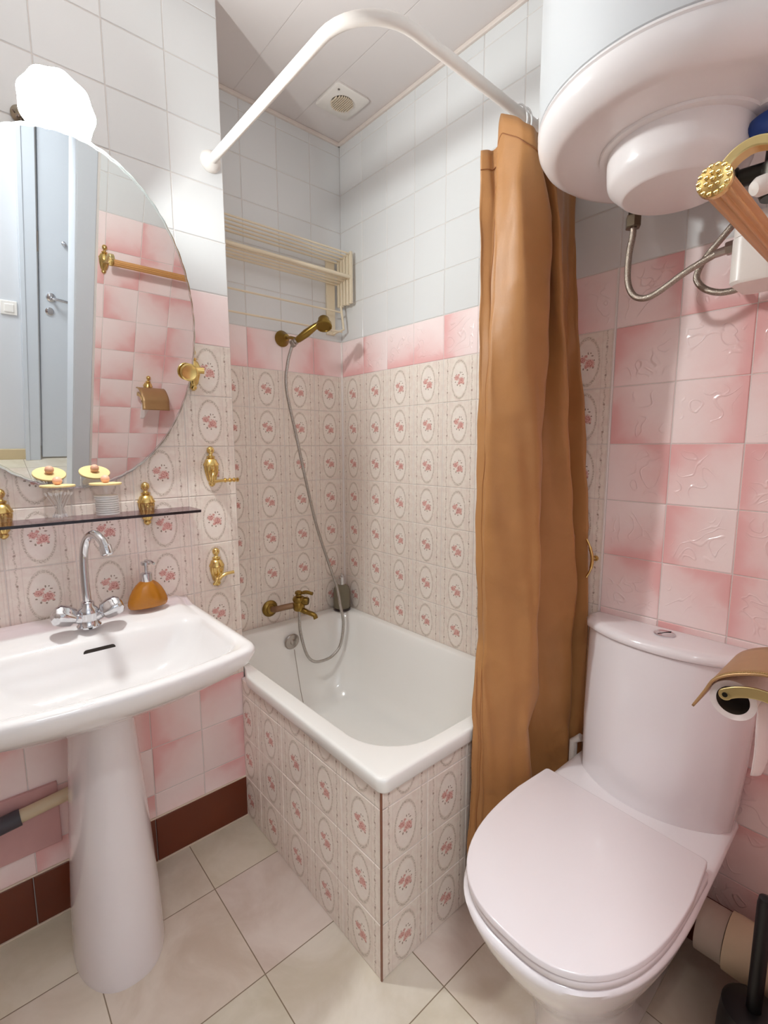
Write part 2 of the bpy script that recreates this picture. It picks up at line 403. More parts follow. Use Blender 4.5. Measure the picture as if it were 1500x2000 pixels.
# back wall (right of the tub, behind the toilet): plane y = 0
tiled('wall_back', (0, 0, 0), X, Zv, (0, -1, 0), [((-0.1, 0.0, 0), (XR+0.1, 0.1, CZ))],
      [(0, XR, TZ, CZ, 0, 0, TZ), (0, XR, TZ-TH, TZ, 1, 0, TZ), (0, 1.1955, 0, TZ-TH, 2, 0, TZ), (1.2, XR, 0, TZ-TH, 1, 0.0, TZ)], WM)
# alcove wall, plane x = 0
tiled('wall_alcove', (0, 0, 0), Y, Zv, X, [((-0.1, MY-0.1, 0), (0.0, 0.0, CZ))],
      [(MY, 0, TZ, CZ, 0, 0.0, TZ), (MY, 0, TZ-TH, TZ, 3, 0.0, TZ), (MY, 0, 0.4, TZ-TH, 2, 0.0, TZ)], WM)
# mirror wall, plane x = MX
ZB = TZ-0.0028
tiled('wall_left', (MX, 0, 0), Y, Zv, X, [((0.0, -2.0, 0), (MX, MY, CZ))],
      [(-2.0, MY, ZB, CZ, 0, MY, ZB), (-2.0, MY, ZB-TH, ZB, 3, MY, ZB), (-2.0, MY, ZB-8*TH, ZB-TH, 2, MY, ZB), (-2.0, MY, 0.145, ZB-8*TH, 3, MY, ZB)], WM)
# right wall beside the doorway
Y0R = -0.685
tiled('wall_right', (XR, 0, 0), Y, Zv, (-1, 0, 0), [((XR, -0.80, 0), (XR+0.1, 0, CZ))],
      [(-0.715, 0, TZ, CZ, 0, Y0R, TZ), (-0.715, 0, 0.145, TZ, 3, Y0R, TZ)], WM)
b = MB().box((XR, -2.0, 0), (XR+0.1, -1.60, CZ)).box((XR, -1.60, 2.05), (XR+0.1, -0.80, CZ)); struct(b.build('wall_doorway', M['paint'], smooth=False))
struct(MB().box((0, -2.1, 0), (XR+0.1, -2.0, CZ)).build('wall_front_added', plain('bounce_damping_taupe', (168, 154, 148), 0.6), smooth=False))  # invented wall, out of view; its taupe holds down the bounce light
struct(MB().box((-0.1, -2.5, -0.1), (3.0, 0.7, 0.0)).build('floor', M['floor'], smooth=False))
struct(MB().box((-0.1, -2.5, CZ), (3.0, 0.7, CZ+0.1)).build('ceiling', M['ceil'], smooth=False))
# tub apron: tiled box front and side
ATZ = 0.4465
tiled('wall_tub_front', (0, -0.6706, 0), X, Zv, (0, -1, 0), [((MX+0.002, -0.6706, 0), (1.0310, -0.655, 0.500))],
      [(MX+0.004, 1.0310, 0.0, 0.498, 2, 1.0310, ATZ)], WM, pitch=(0.15, 0.149))
tiled('wall_tub_side', (1.0325, 0, 0), Y, Zv, X, [((1.017, -0.655, 0), (1.0325, -0.003, 0.500))],
      [(-0.6706, -0.003, 0.0, 0.498, 2, -0.6706, ATZ)], WM, pitch=(0.15, 0.149))
struct(MB().box((1.0300, -0.6735, 0), (1.0350, -0.6690, 0.500)).build('trim_1', plain('brown_corner_trim', (132, 84, 62), 0.4), bevel=0.001))
# corner and joint trims
struct(MB().box((0.0005, -0.008, 0.53), (0.008, -0.0005, TZ)).build('trim_2', M['white_trim'], bevel=0.002))
struct(MB().box((1.1955, -0.0032, 0.15), (1.1995, -0.0002, TZ)).build('trim_3', M['white_trim'], bevel=0.001))
b = MB().box((0.0, MY, CZ-0.014), (0.012, 0.0, CZ)).box((0.0, -0.012, CZ-0.014), (XR, 0.0, CZ)); struct(b.build('trim_4', plain('ceiling_bead', (226, 214, 206), 0.5), bevel=0.003))
# skirting tiles
b = MB()
yy = MY
while yy > -1.99:
    y0 = max(yy-0.305, -2.0); b.box((MX, y0+0.001, 0.002), (MX+0.008, yy-0.001 if yy < MY else yy-0.003, 0.143)); yy -= 0.305
struct(b.build('baseboard_left', M['skirt'], bevel=0.0025))
struct(MB().box((1.205, -0.009, 0), (XR-0.01, 0.0, 0.143)).build('baseboard_back', M['skirt'], bevel=0.0025))
struct(MB().box((XR-0.009, -0.715, 0), (XR, -0.01, 0.143)).build('baseboard_right', M['skirt'], bevel=0.0025))
struct(MB().box((MX+0.0005, -2.0, 0.1425), (MX+0.007, MY-0.002, 0.1475)).build('trim_5', M['cream_caulk'], bevel=0.002))
struct(MB().box((MX+0.0005, -2.0, 0.0), (MX+0.013, MY-0.004, 0.004)).build('trim_6', M['cream_caulk'], bevel=0.002))
# doorway frame
b = MB()
b.box((XR-0.004, -0.805, 0), (XR+0.115, -0.79, 2.06)).box((XR-0.006, -0.80, 0), (XR, -0.725, 2.12)).box((XR-0.016, -1.68, 0), (XR, -1.60, 2.12)).box((XR-0.014, -1.61, 0), (XR+0.115, -1.595, 2.06))
b.box((XR-0.016, -1.68, 2.04), (XR, -0.725, 2.12)).box((XR+0.10, -0.79, 0), (XR+0.116, -0.70, 2.12)).box((XR-0.014, -1.61, 2.04), (XR+0.115, -0.79, 2.052))
struct(b.build('trim_7', M['door'], bevel=0.003))
# hallway seen in the mirror
struct(MB().box((2.80, -2.5, 0), (2.9, -0.845, CZ)).box((2.80, -0.845, 2.08), (2.9, 0.7, CZ)).build('wall_hallway', M['paint'], smooth=False))
struct(MB().box((XR+0.1, 0.5, 0), (2.8, 0.6, CZ)).build('wall_hallway_end', M['paint'], smooth=False))
struct(MB().box((XR+0.1, -2.5, 0), (2.8, -2.4, CZ)).build('wall_hallway_start', M['paint'], smooth=False))
struct(MB().box((XR, 0.1, 0), (XR+0.1, 0.6, CZ)).box((XR, -2.5, 0), (XR+0.1, -2.1, CZ)).build('wall_hallway_side', M['paint'], smooth=False))
struct(MB().box((2.785, -2.4, 0), (2.80, -0.85, 0.075)).build('baseboard_hallway', plain('wood_skirting', (204, 184, 148), 0.4), bevel=0.002))
struct(MB().box((2.77, -0.845, 0), (2.87, -0.775, 2.08)).box((2.765, -0.86, 0), (2.80, -0.835, 2.1)).build('trim_8', M['door'], bevel=0.003))
dr = MB(); dr.box((2.79, -0.762, 0.012), (2.83, 0.14, 2.07)); dr.box((2.782, -0.57, 0.10), (2.79, 0.06, 0.95)); dr.box((2.782, -0.57, 1.1), (2.79, 0.06, 1.98)); dr.box((2.80, 0.145, 0), (2.88, 0.5, 2.08))
door = struct(dr.build('door_1', M['door'], bevel=0.003))
hb = MB().lathe([(0.0, 0), (.026, 0), (.026, .006), (.02, .010), (.009, .012), (.009, .045), (.0, .045)], (2.79, -0.705, 1.105), (-1, 0, 0), 24).tube(spline([(2.745, -0.705, 1.105), (2.742, -0.68, 1.106), (2.745, -0.63, 1.10), (2.75, -0.59, 1.095)]), [.009]*20+[.008]*5, 12)
hb.build('door_handle', M['chrome'], door)
MB().lathe([(0.0, 0), (.024, 0), (.024, .006), (.018, .009), (0, .009)], (2.79, -0.712, 1.02), (-1, 0, 0), 24).box((2.779, -0.7145, 1.010), (2.784, -0.7095, 1.028)).build('keyhole_rose', M['chrome'], door)
MB().lathe([(0.0, 0), (.012, 0), (.012, .006), (.006, .01), (.006, .03), (.011, .034), (.008, .042), (0, .044)], (2.782, -0.64, 1.425), (-1, 0, 0), 20).build('robe_hook', M['chrome'], door)
MB().box((2.786, -0.785, 1.35), (2.792, -0.764, 1.46)).build('hinge', M['steel'], door, bevel=0.001)
sw = thing('light_switch', (2.80, -0.915, 1.0), 'square white light switch on hallway wall, seen in the mirror', 'light switch')
MB().box((2.788, -0.955, 0.965), (2.80, -0.875, 1.045)).build('switch_plate', M['white_plastic'], sw, bevel=0.003)
MB().box((2.783, -0.938, 0.982), (2.79, -0.892, 1.028)).build('rocker', M['white_plastic'], sw, bevel=0.002)
# ---------------------------------------------------------------- bathtub
def tub_ring(x0, x1, y0, y1, rs, z, outer=False):
    P = rrect(x0, x1, y0, y1, rs, z, 10, 14)
    if outer: P = [(x, (max(y, -0.655) if x < 0.322 else y), z_) for x, y, z_ in P]
    return P
tubt = thing('bathtub', (0.55, -0.34, 0.0), 'short white enamel bathtub behind tiled apron in the alcove', 'bathtub')
b = MB()
rings = [tub_ring(.004, 1.046, -.678, -.004, (.022, .02, .02, .02), .494, True), tub_ring(.004, 1.049, -.682, -.004, (.024, .02, .02, .02), .500, True),
         tub_ring(.004, 1.049, -.682, -.004, (.026, .02, .02, .02), .520, True), tub_ring(.004, 1.048, -.681, -.004, (.026, .02, .02, .02), .5255, True), tub_ring(.005, 1.046, -.679, -.005, (.026, .02, .02, .02), .529, True),
         tub_ring(.008, 1.042, -.675, -.008, (.026, .02, .02, .02), .5305, True), tub_ring(.012, 1.037, -.670, -.012, (.026, .02, .02, .02), .531, True),
         tub_ring(.048, 1.008, -.634, -.034, (.16, .10, .08, .08), .5305), tub_ring(.054, 1.003, -.629, -.039, (.16, .10, .08, .08), .529), tub_ring(.060, .998, -.624, -.044, (.165, .10, .085, .085), .523),
         tub_ring(.070, .985, -.612, -.054, (.17, .11, .09, .09), .50), tub_ring(.085, .955, -.598, -.068, (.18, .12, .10, .10), .38),
         tub_ring(.105, .90, -.58, -.085, (.19, .13, .11, .11), .26), tub_ring(.135, .85, -.55, -.115, (.17, .13, .11, .11), .185),
         tub_ring(.19, .78, -.49, -.17, (.12, .10, .09, .09), .158), tub_ring(.28, .66, -.40, -.26, (.06, .05, .05, .05), .153)]
b.loft(rings, False, True); b.build('tub_shell', M['enamel'], tubt, angle=80)
oc = MB().lathe([(0, 0), (.033, 0), (.034, .004), (.030, .008), (.012, .009), (.010, .012), (.006, .014), (0, .0145)], (0.0775, -0.338, 0.462), (1, 0, -0.12), 32)
ov = oc.build('overflow_cap', M['steel'], tubt)
MB().tube(spline([(0.092, -0.335, 0.43), (0.11, -0.335, 0.36), (0.15, -0.34, 0.25), (0.21, -0.35, 0.17), (0.25, -0.36, 0.162)]), .0016, 6).build('plug_cable', M['steel'], ov)
MB().lathe([(0, 0), (.03, 0), (.032, .003), (.02, .006), (0, .006)], (0.27, -0.33, 0.1535), (0, 0, 1), 28).build('drain_plug', M['chrome'], tubt)
# ---------------------------------------------------------------- bath mixer, hose and hand shower
fx = thing('bath_mixer_tap', (0.0, -0.39, 0.60), 'antique brass bath mixer tap on floral tiles above the tub', 'tap')
esc = [(0, 0), (.034, 0), (.035, .004), (.031, .010), (.022, .014), (.020, .020), (.016, .022), (0, .022)]
MB().lathe(esc, (0.002, -0.394, 0.598), (1, 0, 0), 32).build('escutcheon', M['brass'], fx)
MB().tube(spline([(0.012, -0.394, 0.598), (0.035, -0.385, 0.600), (0.055, -0.355, 0.607), (0.075, -0.32, 0.613)]), .0125, 14).build('arm', plain('worn_copper_brass', (150, 118, 92), 0.35, 0.8, var=.1), fx)
b = MB().lathe([(0, 0), (.020, 0), (.024, .006), (.025, .03), (.021, .036), (.025, .041), (.026, .05), (.022, .058), (.012, .062), (.012, .068), (.016, .072), (.015, .08), (.008, .084), (0, .085)], (0.088, -0.305, 0.592), (0, 0, 1), 28)
b.lathe([(0, 0), (.016, 0), (.018, .02), (.015, .028), (0, .03)], (0.095, -0.295, 0.632), (0.8, 0.6, 0), 24)
b.build('valve_body', M['brass'], fx)
MB().tube(spline([(0.095, -0.30, 0.664), (0.115, -0.285, 0.671), (0.14, -0.27, 0.667)]), [.006]*4+[.008]*8+[.007]*5, 12).build('lever', M['brass'], fx)
MB().tube(spline([(0.085, -0.305, 0.600), (0.12, -0.287, 0.588), (0.15, -0.272, 0.580), (0.158, -0.268, 0.565)]), [.014]*8+[.012]*8+[.011]*9, 14, flat=.8).build('spout', M['brass'], fx)
sh = thing('hand_shower', (0.0, -0.30, 1.695), 'antique brass hand shower resting in its wall bracket over the tub', 'shower')
MB().lathe([(0, 0), (.031, 0), (.032, .004), (.028, .012), (.014, .024), (.012, .03), (.015, .034), (.012, .04), (0, .042)], (0.002, -0.300, 1.695), (1, 0, 0), 28).tube([(0.03, -0.30, 1.695), (0.075, -0.30, 1.688), (0.10, -0.295, 1.680)], .0065).build('wall_bracket', M['brass'], sh)
HS = Vector((0.104, -0.295, 1.672)); HE = Vector((0.185, -0.245, 1.728))
d = (HE-HS)
MB().lathe([(0, 0), (.014, 0), (.015, .012), (.011, .016), (.013, .02), (.011, .026), (0, .028)], HS-d*.22, d, 20).build('holder_collar', M['steel'], sh)
L = d.length
MB().lathe([(0, 0), (.010, 0), (.013, .012), (.0155, L*.45), (.012, L*.85), (.009, L), (.010, L+.006), (0, L+.008)], HS, d, 20).build('handle', M['brass'], sh)
hd = HE+Vector((0.016, 0.012, 0.022)); ha = Vector((0.42, -0.25, -0.87))
MB().lathe([(0, 0), (.016, .002), (.021, .008), (.0215, .028), (.029, .032), (.0295, .044), (.025, .045), (.024, .042), (0, .042)], hd, ha, 28).build('shower_head', M['brass'], sh)
hose_pts = [(0.088, -0.305, 1.655), (.085, -0.325, 1.586), (.085, -0.333, 1.489), (.085, -0.295, 1.312), (.085, -0.252, 1.116), (.087, -0.207, .931), (.10, -0.150, .744), (.112, -0.127, .66), (.128, -.122, .58), (.132, -.110, .50), (.13, -.126, .405), (.13, -.168, .367), (.13, -.216, .359), (.13, -.266, .370), (.128, -.300, .415), (.10, -0.308, .50), (.092, -0.306, .56), (.088, -0.305, .596)]
ho = MB().tube(spline(hose_pts, 10), .0062, 12).build('shower_hose', M['hose']); tag(ho, 'flexible chrome shower hose looping down from hand shower to bath mixer', 'hose')
# ---------------------------------------------------------------- drying rack
rk = thing('drying_rack', (0.0, -0.06, 1.75), 'cream folding clothes drying rack across the alcove above the shower', 'drying rack')
for yb in (-0.085, -0.625):
    w = MB().box((0.002, yb, 1.742), (0.013, yb+0.042, 2.046)).build('wall_plate', M['rack'], rk, bevel=0.002)
    for zs in (1.762, 2.0): MB().lathe([(0, 0), (.0045, 0), (.0045, .0025), (0, .003)], (0.013, yb+0.02, zs), (1, 0, 0), 10).build('screw', M['dark'], w)
for k in range(5):
    x0 = 0.015+k*0.0210
    for yb in (-0.034, -0.625): MB().box((x0, yb, 1.858-0.003*(k % 2)), (x0+0.0135, yb+0.012, 2.050+0.003*k)).build('folding_arm', M['rack'], rk, bevel=0.0025)
    MB().tube([(x0+0.006, -0.640, 2.036+.004*k), (x0+0.006, -0.024, 2.036+.004*k)], .0036, 10).build('rail', M['rack'], rk)
    MB().tube([(x0+0.006, -0.640, 1.950+.003*k), (x0+0.006, -0.024, 1.950+.003*k)], .0076 if k == 4 else .0042, 12).build('rail', M['rack'], rk)
for xx, zz in ((0.05, 1.831), (0.05, 1.752)): MB().tube([(xx, -0.64, zz), (xx, -0.035, zz)], .0036, 8).build('lower_rail', M['rack'], rk)
MB().tube([(0.05, -0.04, 1.856), (0.062, -0.035, 1.76), (0.015, -0.055, 1.748)], .005, 8).build('stay', M['rack'], rk)
# ---------------------------------------------------------------- ceiling vent
vt = thing('ceiling_vent', (0.22, -0.147, CZ), 'square white ceiling extractor vent with round dusty grille', 'vent')
b = MB(); b.loft([rrect(.148, .293, -.218, -.076, (.014,)*4, CZ-0.0005, 4, 2), rrect(.146, .295, -.220, -.074, (.014,)*4, CZ-0.008, 4, 2), rrect(.150, .291, -.216, -.078, (.012,)*4, CZ-0.011, 4, 2)]); b.build('frame', M['white_plastic'], vt)
MB().lathe([(.0, 0), (.040, 0), (.040, .002), (0, .002)], (0.222, -0.150, CZ-0.0108), (0, 0, -1), 32).build('opening', plain('dusty_brown_dark', (52, 40, 22), 0.8, var=.3), vt)
b = MB()
for k in range(-5, 6):
    yk = k*0.0073; hw = math.sqrt(max(0, .041**2-yk*yk)); b.box((0.222-hw, -0.150+yk-0.0014, CZ-0.018), (0.222+hw, -0.150+yk+0.0014, CZ-0.0125))
b.build('grille', plain('dusty_cream_slats', (222, 206, 184), 0.6), vt)
MB().lathe([(0, 0), (.004, 0), (.004, .002), (0, .002)], (0.272, -0.200, CZ-0.011), (0, 0, -1), 12).build('screw', M['steel'], vt)
# ---------------------------------------------------------------- shower rod, rings and curtain
RZ = 2.08
rod = thing('curtain_rod', (1.02, -0.698, RZ), 'white L-shaped shower curtain rod bent around over the tub corner', 'curtain rod')
pts = [(MX+0.005, -0.698, RZ)]
Rb = 0.13; cxr, cyr = 1.022-Rb, -0.698+Rb
pts += [(0.6, -0.698, RZ)]+[(cxr+Rb*math.sin(R(a_)), cyr-Rb*math.cos(R(a_)), RZ) for a_ in range(0, 91, 9)]+[(1.022, -0.2, RZ), (1.022, -0.004, RZ)]
MB().tube(pts, .0125, 20).build('tube', M['white_plastic'], rod)
fl = [(0, 0), (.029, 0), (.030, .004), (.026, .014), (.018, .019), (.0135, .022), (0, .022)]
MB().lathe(fl, (MX+0.0018, -0.698, RZ), (1, 0, 0), 32).build('flange', M['white_plastic'], rod)
MB().lathe(fl, (1.022, -0.0018, RZ), (0, -1, 0), 32).build('flange', M['white_plastic'], rod)
CT = [(2.06, 1.012, -.338, -.325, -.329, -.316, -.243, 1.074), (1.93, 1.012, -.337, -.325, -.329, -.303, -.243, 1.075), (1.80, 1.012, -.334, -.321, -.321, -.231, -.218, 1.084), (1.65, 1.012, -.332, -.318, -.312, -.228, -.192, 1.097),
      (1.50, 1.012, -.330, -.325, -.302, -.230, -.165, 1.115), (1.30, 1.012, -.324, -.328, -.289, -.238, -.127, 1.140), (1.10, 1.012, -.326, -.326, -.274, -.229, -.086, 1.158), (.92, 1.012, -.321, -.321, -.259, -.222, -.055, 1.169),
      (.84, 1.012, -.313, -.317, -.259, -.227, -.049, 1.174), (.75, 1.012, -.304, -.312, -.260, -.221, -.062, 1.178), (.65, 1.032, -.345, -.322, -.269, -.212, -.056, 1.178), (.60, 1.046, -.368, -.335, -.274, -.208, -.053, 1.178),
      (.52, 1.060, -.378, -.345, -.284, -.247, -.047, 1.178), (.45, 1.060, -.379, -.345, -.291, -.231, -.042, 1.178), (.35, 1.060, -.382, -.345, -.294, -.221, -.042, 1.178), (.25, 1.060, -.392, -.348, -.294, -.221, -.042, 1.178), (.06, 1.060, -.392, -.350, -.294, -.221, -.042, 1.178)]
def ctab(z):
    for k in range(len(CT)-1):
        a_, c_ = CT[k], CT[k+1]
        if z >= c_[0]: f = (a_[0]-z)/(a_[0]-c_[0]); f = min(1, max(0, f)); return [a_[i]+(c_[i]-a_[i])*f for i in range(1, 8)]
    return list(CT[-1][1:])
def cplan(z):
    AX, A, A2, B, C_, E_, G_ = ctab(z)
    hi = min(1, max(0, (z-1.40)/0.45)); X2 = max(1.055, AX+.025)
    P = [(AX, A), (AX+(X2-AX)*.5+.006*hi, (A+A2)/2+0.016*hi), (X2, A2), (1.12, B), (1.14, C_), (1.062, C_+0.058), (1.10, (C_+E_)/2+.03), (1.15, E_), (1.095, max(E_+0.03, -0.10)), (1.085, -0.035), (G_, -0.022), (G_-0.02, -0.012)]
    if E_+0.03 > -0.045: P[8] = (1.12, -0.030); P[9] = (1.14, -0.024)
    return P
NZ = 90; PER = 9
ztop = [1.952, 1.955, 2.014, 1.968, 1.945, 1.98, 1.985, 1.98, 1.98, 1.98, 1.98, 1.98]
rows = []
for iz in range(NZ+1):
    row = []
    f = iz/NZ
    zc = [zt-(zt-0.06)*f for zt in ztop]
    ctrl = []
    for j in range(12):
        P = cplan(zc[j]); ctrl.append((P[j][0], P[j][1], zc[j]))
    row = spline(ctrl, PER)
    for k, p in enumerate(row):
        w = 0.0016*math.sin(zc[0]*23+k*0.5)+0.0012*math.sin(zc[0]*51+k*0.21)+0.002*math.sin(zc[0]*9+k*.9)
        p.x += w if p.x < 1.165 else 0
        if p.z < 0.545: p.x = max(p.x, 1.057)
        elif p.z < 0.75: p.x = max(p.x, 1.012)
        p.y = min(p.y, -0.006)
    rows.append(row)
b = MB(); b.loft(rows, False, False, False)
cu = thing('shower_curtain', (1.10, -0.2, 0.06), 'long golden brown satin shower curtain bunched between tub and toilet', 'shower curtain')
b.build('fabric', M['curtain'], cu, solid=0.0015, angle=180)
# stitched hem line running down near the free edge
hm = MB()
stitch = []
for iz in range(4, NZ-2):
    p = rows[iz][9]; n_ = rows[iz][10]; d_ = (n_-p).normalized(); nrm = Vector((d_.y, -d_.x, 0)); stitch.append(p+nrm*0.0012)
hm.tube(stitch, .0008, 5); hm.build('hem_seam', plain('seam_thread', (150, 92, 44), 0.7), cu)
hm = MB(); hm.tube([rows[2][k]+Vector((0.0016, -0.0012, 0)) for k in range(0, 45)], .0012, 5); hm.build('top_hem', plain('hem_thread', (140, 84, 40), 0.7), cu)
rg0 = None
for k, (yy, tl) in enumerate(((-0.215, 35), (-0.195, 20), (-0.13, 5))):
    if rg0 is None:
        pts = [(0.0225*math.sin(R(a_)), 0, 0.036*math.cos(R(a_))-0.023) for a_ in range(0, 361, 15)]
        rg0 = MB().tube(pts, .0024, 8, cap=False).sphere((0, 0, -0.066), .005, 10, 8).build('curtain_ring', M['ring']); rg = rg0
    else: rg = rg0.copy(); COL.objects.link(rg)
    rg.location = (1.022+0.004, yy, RZ+0.002); rg.rotation_euler = (0, 0, R(tl))
    tag(rg, 'clear white shower curtain ring hanging on the rod near the water heater', 'curtain ring', 'curtain rings on the rod')
# ---------------------------------------------------------------- wall hook behind the curtain
h = MB(); h.lathe([(0, 0), (.008, 0), (.008, .003), (.006, .006), (0, .007)], (1.181, -0.0018, 0.955), (0, -1, 0), 20).tube(spline([(1.181, -0.006, 0.955), (1.184, -0.02, 0.958), (1.186, -0.034, 0.96)]), .0035, 8).tube(spline([(1.168, -0.036, 1.012), (1.179, -0.036, 0.99), (1.186, -0.035, 0.96), (1.183, -0.034, 0.93), (1.172, -0.034, 0.905)]), [.003]*8+[.0045]*16+[.003]*9, 10)
tag(h.build('robe_hook', M['gold']), 'thin curved brass hook peeking out beside the brown curtain', 'hook')
# ---------------------------------------------------------------- water heater
HC = (1.4235, -0.2965)
wh = thing('water_heater', (HC[0], HC[1], 1.72), 'big white cylindrical water heater hanging on the wall above the toilet', 'water heater')
MB().lathe([(.238, 1.857), (.2425, 1.860), (.2425, 2.44), (.22, 2.47), (.1, 2.485), (0, 2.485)], HC+(0,), (0, 0, 1), 96, cap0=True).box((HC[0]-.09, -0.10, 1.95), (HC[0]-.05, -0.002, 2.35)).box((HC[0]+.05, -0.10, 1.95), (HC[0]+.09, -0.002, 2.35)).build('tank_body', M['heater_body'], wh, angle=50)
MB().lathe([(0, 1.80), (.12, 1.801), (.19, 1.802), (.203, 1.8005), (.215, 1.8035), (.232, 1.816), (.2405, 1.830), (.2425, 1.840), (.2425, 1.846), (.2395, 1.848), (.2395, 1.851), (.243, 1.853), (.2415, 1.8575), (.236, 1.8585), (0, 1.8585)][::1], HC+(0,), (0, 0, 1), 96).build('bottom_rim', M['heater_plastic'], wh, angle=50)
cap = MB().lathe([(0, 1.722), (.084, 1.722), (.0865, 1.7228), (.090, 1.7252), (.107, 1.7415), (.1115, 1.7465), (.1140, 1.753), (.1150, 1.760), (.1165, 1.796), (.129, 1.7965), (.130, 1.801), (0, 1.802)], HC+(0,), (0, 0, 1), 72)
cap.lathe([(0, 0), (.012, 0), (.012, .006), (0, .006)], (HC[0]+.135, HC[1]-.02, 1.7955), (0, 0, 1), 16)
cp = cap.build('thermostat_cover', M['heater_plastic'], wh, angle=35)
MB().lathe([(0, 0), (.004, 0), (.004, .004), (0, .004)], (1.3005, -0.243, 1.792), (0, 0, 1), 12).build('screw', M['steel'], cp)
MB().lathe([(0, 1.772), (.011, 1.772), (.011, 1.802), (0, 1.802)], (1.287, -0.142, 0), (0, 0, 1), 16).build('outlet_pipe', M['dark'], wh)
# hoses
def hexnut(b, c, ax, r_=.0155, L_=.02): b.lathe([(0, 0), (r_*.93, 0), (r_, .002), (r_, L_-.002), (r_*.93, L_), (0, L_)], c, ax, 6)
hA = thing('braided_hose', (1.287, -0.142, 1.77), 'braided steel hose hanging in a loop from heater outlet to white filter', 'hose', None)
PA = [(1.287, -.142, 1.752), (1.287, -.140, 1.735), (1.281, -.140, 1.692), (1.282, -.140, 1.637), (1.297, -.140, 1.603), (1.324, -.140, 1.592), (1.353, -.140, 1.601), (1.392, -.140, 1.623), (1.428, -.140, 1.639), (1.459, -.140, 1.650), (1.478, -.140, 1.653)]
MB().tube(spline(PA), .0068, 14).build('braided_tube', M['braid'], hA)
b = MB(); hexnut(b, (1.287, -.142, 1.748), (0, 0, 1), .0165, .026); b.build('nut', M['nut'], hA, smooth=False)
b = MB(); hexnut(b, (1.470, -.140, 1.652), (1, 0, .1), .013, .016); b.lathe([(0, 0), (.008, 0), (.008, .02), (0, .02)], (1.452, -.140, 1.6485), (1, 0, .1), 14); b.build('nut', M['steel'], hA, smooth=False)
hB = thing('braided_hose', (1.47, -0.09, 1.718), 'braided steel hose curling behind the first one, close to pink tiles', 'hose')
PBh = [(1.476, -.090, 1.725), (1.465, -.090, 1.713), (1.447, -.090, 1.693), (1.426, -.090, 1.669), (1.411, -.090, 1.646), (1.406, -.090, 1.623), (1.419, -.090, 1.602), (1.441, -.090, 1.588), (1.464, -.090, 1.583), (1.486, -.090, 1.586), (1.51, -.093, 1.60)]
MB().tube(spline(PBh), .0068, 14).build('braided_tube', M['braid'], hB)
b = MB(); hexnut(b, (1.472, -.090, 1.720), (.6, 0, .8), .012, .018); b.build('nut', M['steel'], hB, smooth=False)
wf = thing('water_filter', (1.548, -0.155, 1.565), 'white plastic water filter canister below the heater valve', 'water filter')
MB().loft([rrect(1.496, 1.600, -.200, -.100, (.02,)*4, z, 6, 3) for z in (1.566,)]+[rrect(1.492, 1.604, -.204, -.096, (.022,)*4, z, 6, 3) for z in (1.571, 1.648)]).build('canister', M['white_plastic'], wf)
MB().loft([rrect(1.493, 1.603, -.203, -.097, (.022,)*4, z, 6, 3) for z in (1.6495, 1.672)]+[rrect(1.500, 1.596, -.196, -.104, (.022,)*4, 1.688, 6, 3)]).build('lid', M['white_plastic'], wf)
sv = thing('safety_valve', (1.56, -0.22, 1.69), 'dark metal safety valve group with blue knob beside the heater cover', 'valve')
b = MB().lathe([(0, 0), (.020, 0), (.024, .01), (.024, .05), (.018, .056), (.016, .11), (0, .112)], (1.575, -.300, 1.660), (0, 0, 1), 20); b.lathe([(0, 0), (.014, 0), (.014, .05), (.018, .052), (.018, .07), (0, .071)], (1.575, -.300, 1.705), (-1, -.1, 0), 16); b.lathe([(0, 0), (.012, 0), (.012, .04), (0, .041)], (1.575, -.300, 1.720), (0, 1, 0), 16)
b.build('valve_body', M['dark'], sv)
MB().lathe([(0, 0), (.020, 0), (.023, .006), (.023, .022), (.018, .03), (0, .031)], (1.560, -.305, 1.757), (-.3, -.2, .93), 20, flute=(1, 3, 8, .06)).build('knob', M['blue'], sv)
MB().lathe([(0, 0), (.013, 0), (.0145, .006), (.0145, .034), (.010, .042), (0, .044)], (1.585, -.33, 1.675), (-.6, -.7, -.35), 20).build('drain_spigot', M['white_plastic'], sv)
# ---------------------------------------------------------------- toilet
tl_ = thing('toilet', (1.39, -0.36, 0), 'white close-coupled toilet with lid down beside the brown curtain', 'toilet')
def tank_ring(x0, x1, yb, ys, ym, z, r_=0.03):
    pts = []; n = 22; xc = (x0+x1)/2; hw = (x1-x0)/2
    for j in range(n+1):
        u_ = -1+2*j/n; e_ = 1-abs(u_)**2.2
        y_ = ys-(ys-ym)*-1*0 - (ys-ym)*e_ if False else ys+(ym-ys)*e_
        k = max(0, abs(u_)-0.90)/0.10
        pts.append((xc+hw*u_*(1.0), y_+(0.016*k*k), z))
    pts += [(x1, (ys+yb)/2+0.01, z), (x1-.004, yb+.004, z), (x1-.02, yb, z), (xc, yb, z), (x0+.02, yb, z), (x0+.004, yb+.004, z), (x0, (ys+yb)/2+0.01, z)]
    return pts
MB().loft([tank_ring(1.224, 1.556, -.012, -.100, -.170, .396), tank_ring(1.216, 1.562, -.010, -.108, -.182, .405), tank_ring(1.205, 1.572, -.010, -.094, -.168, .55), tank_ring(1.196, 1.580, -.010, -.068, -.142, .784)]).build('cistern', M['toilet'], tl_, angle=35)
lidc = MB().loft([tank_ring(1.193, 1.584, -.008, -.074, -.146, .7865), tank_ring(1.191, 1.586, -.006, -.076, -.149, .790), tank_ring(1.191, 1.586, -.006, -.075, -.148, .800), tank_ring(1.196, 1.581, -.010, -.068, -.141, .808), tank_ring(1.208, 1.570, -.02, -.055, -.128, .811)]).build('cistern_lid', M['toilet'], tl_, angle=60)
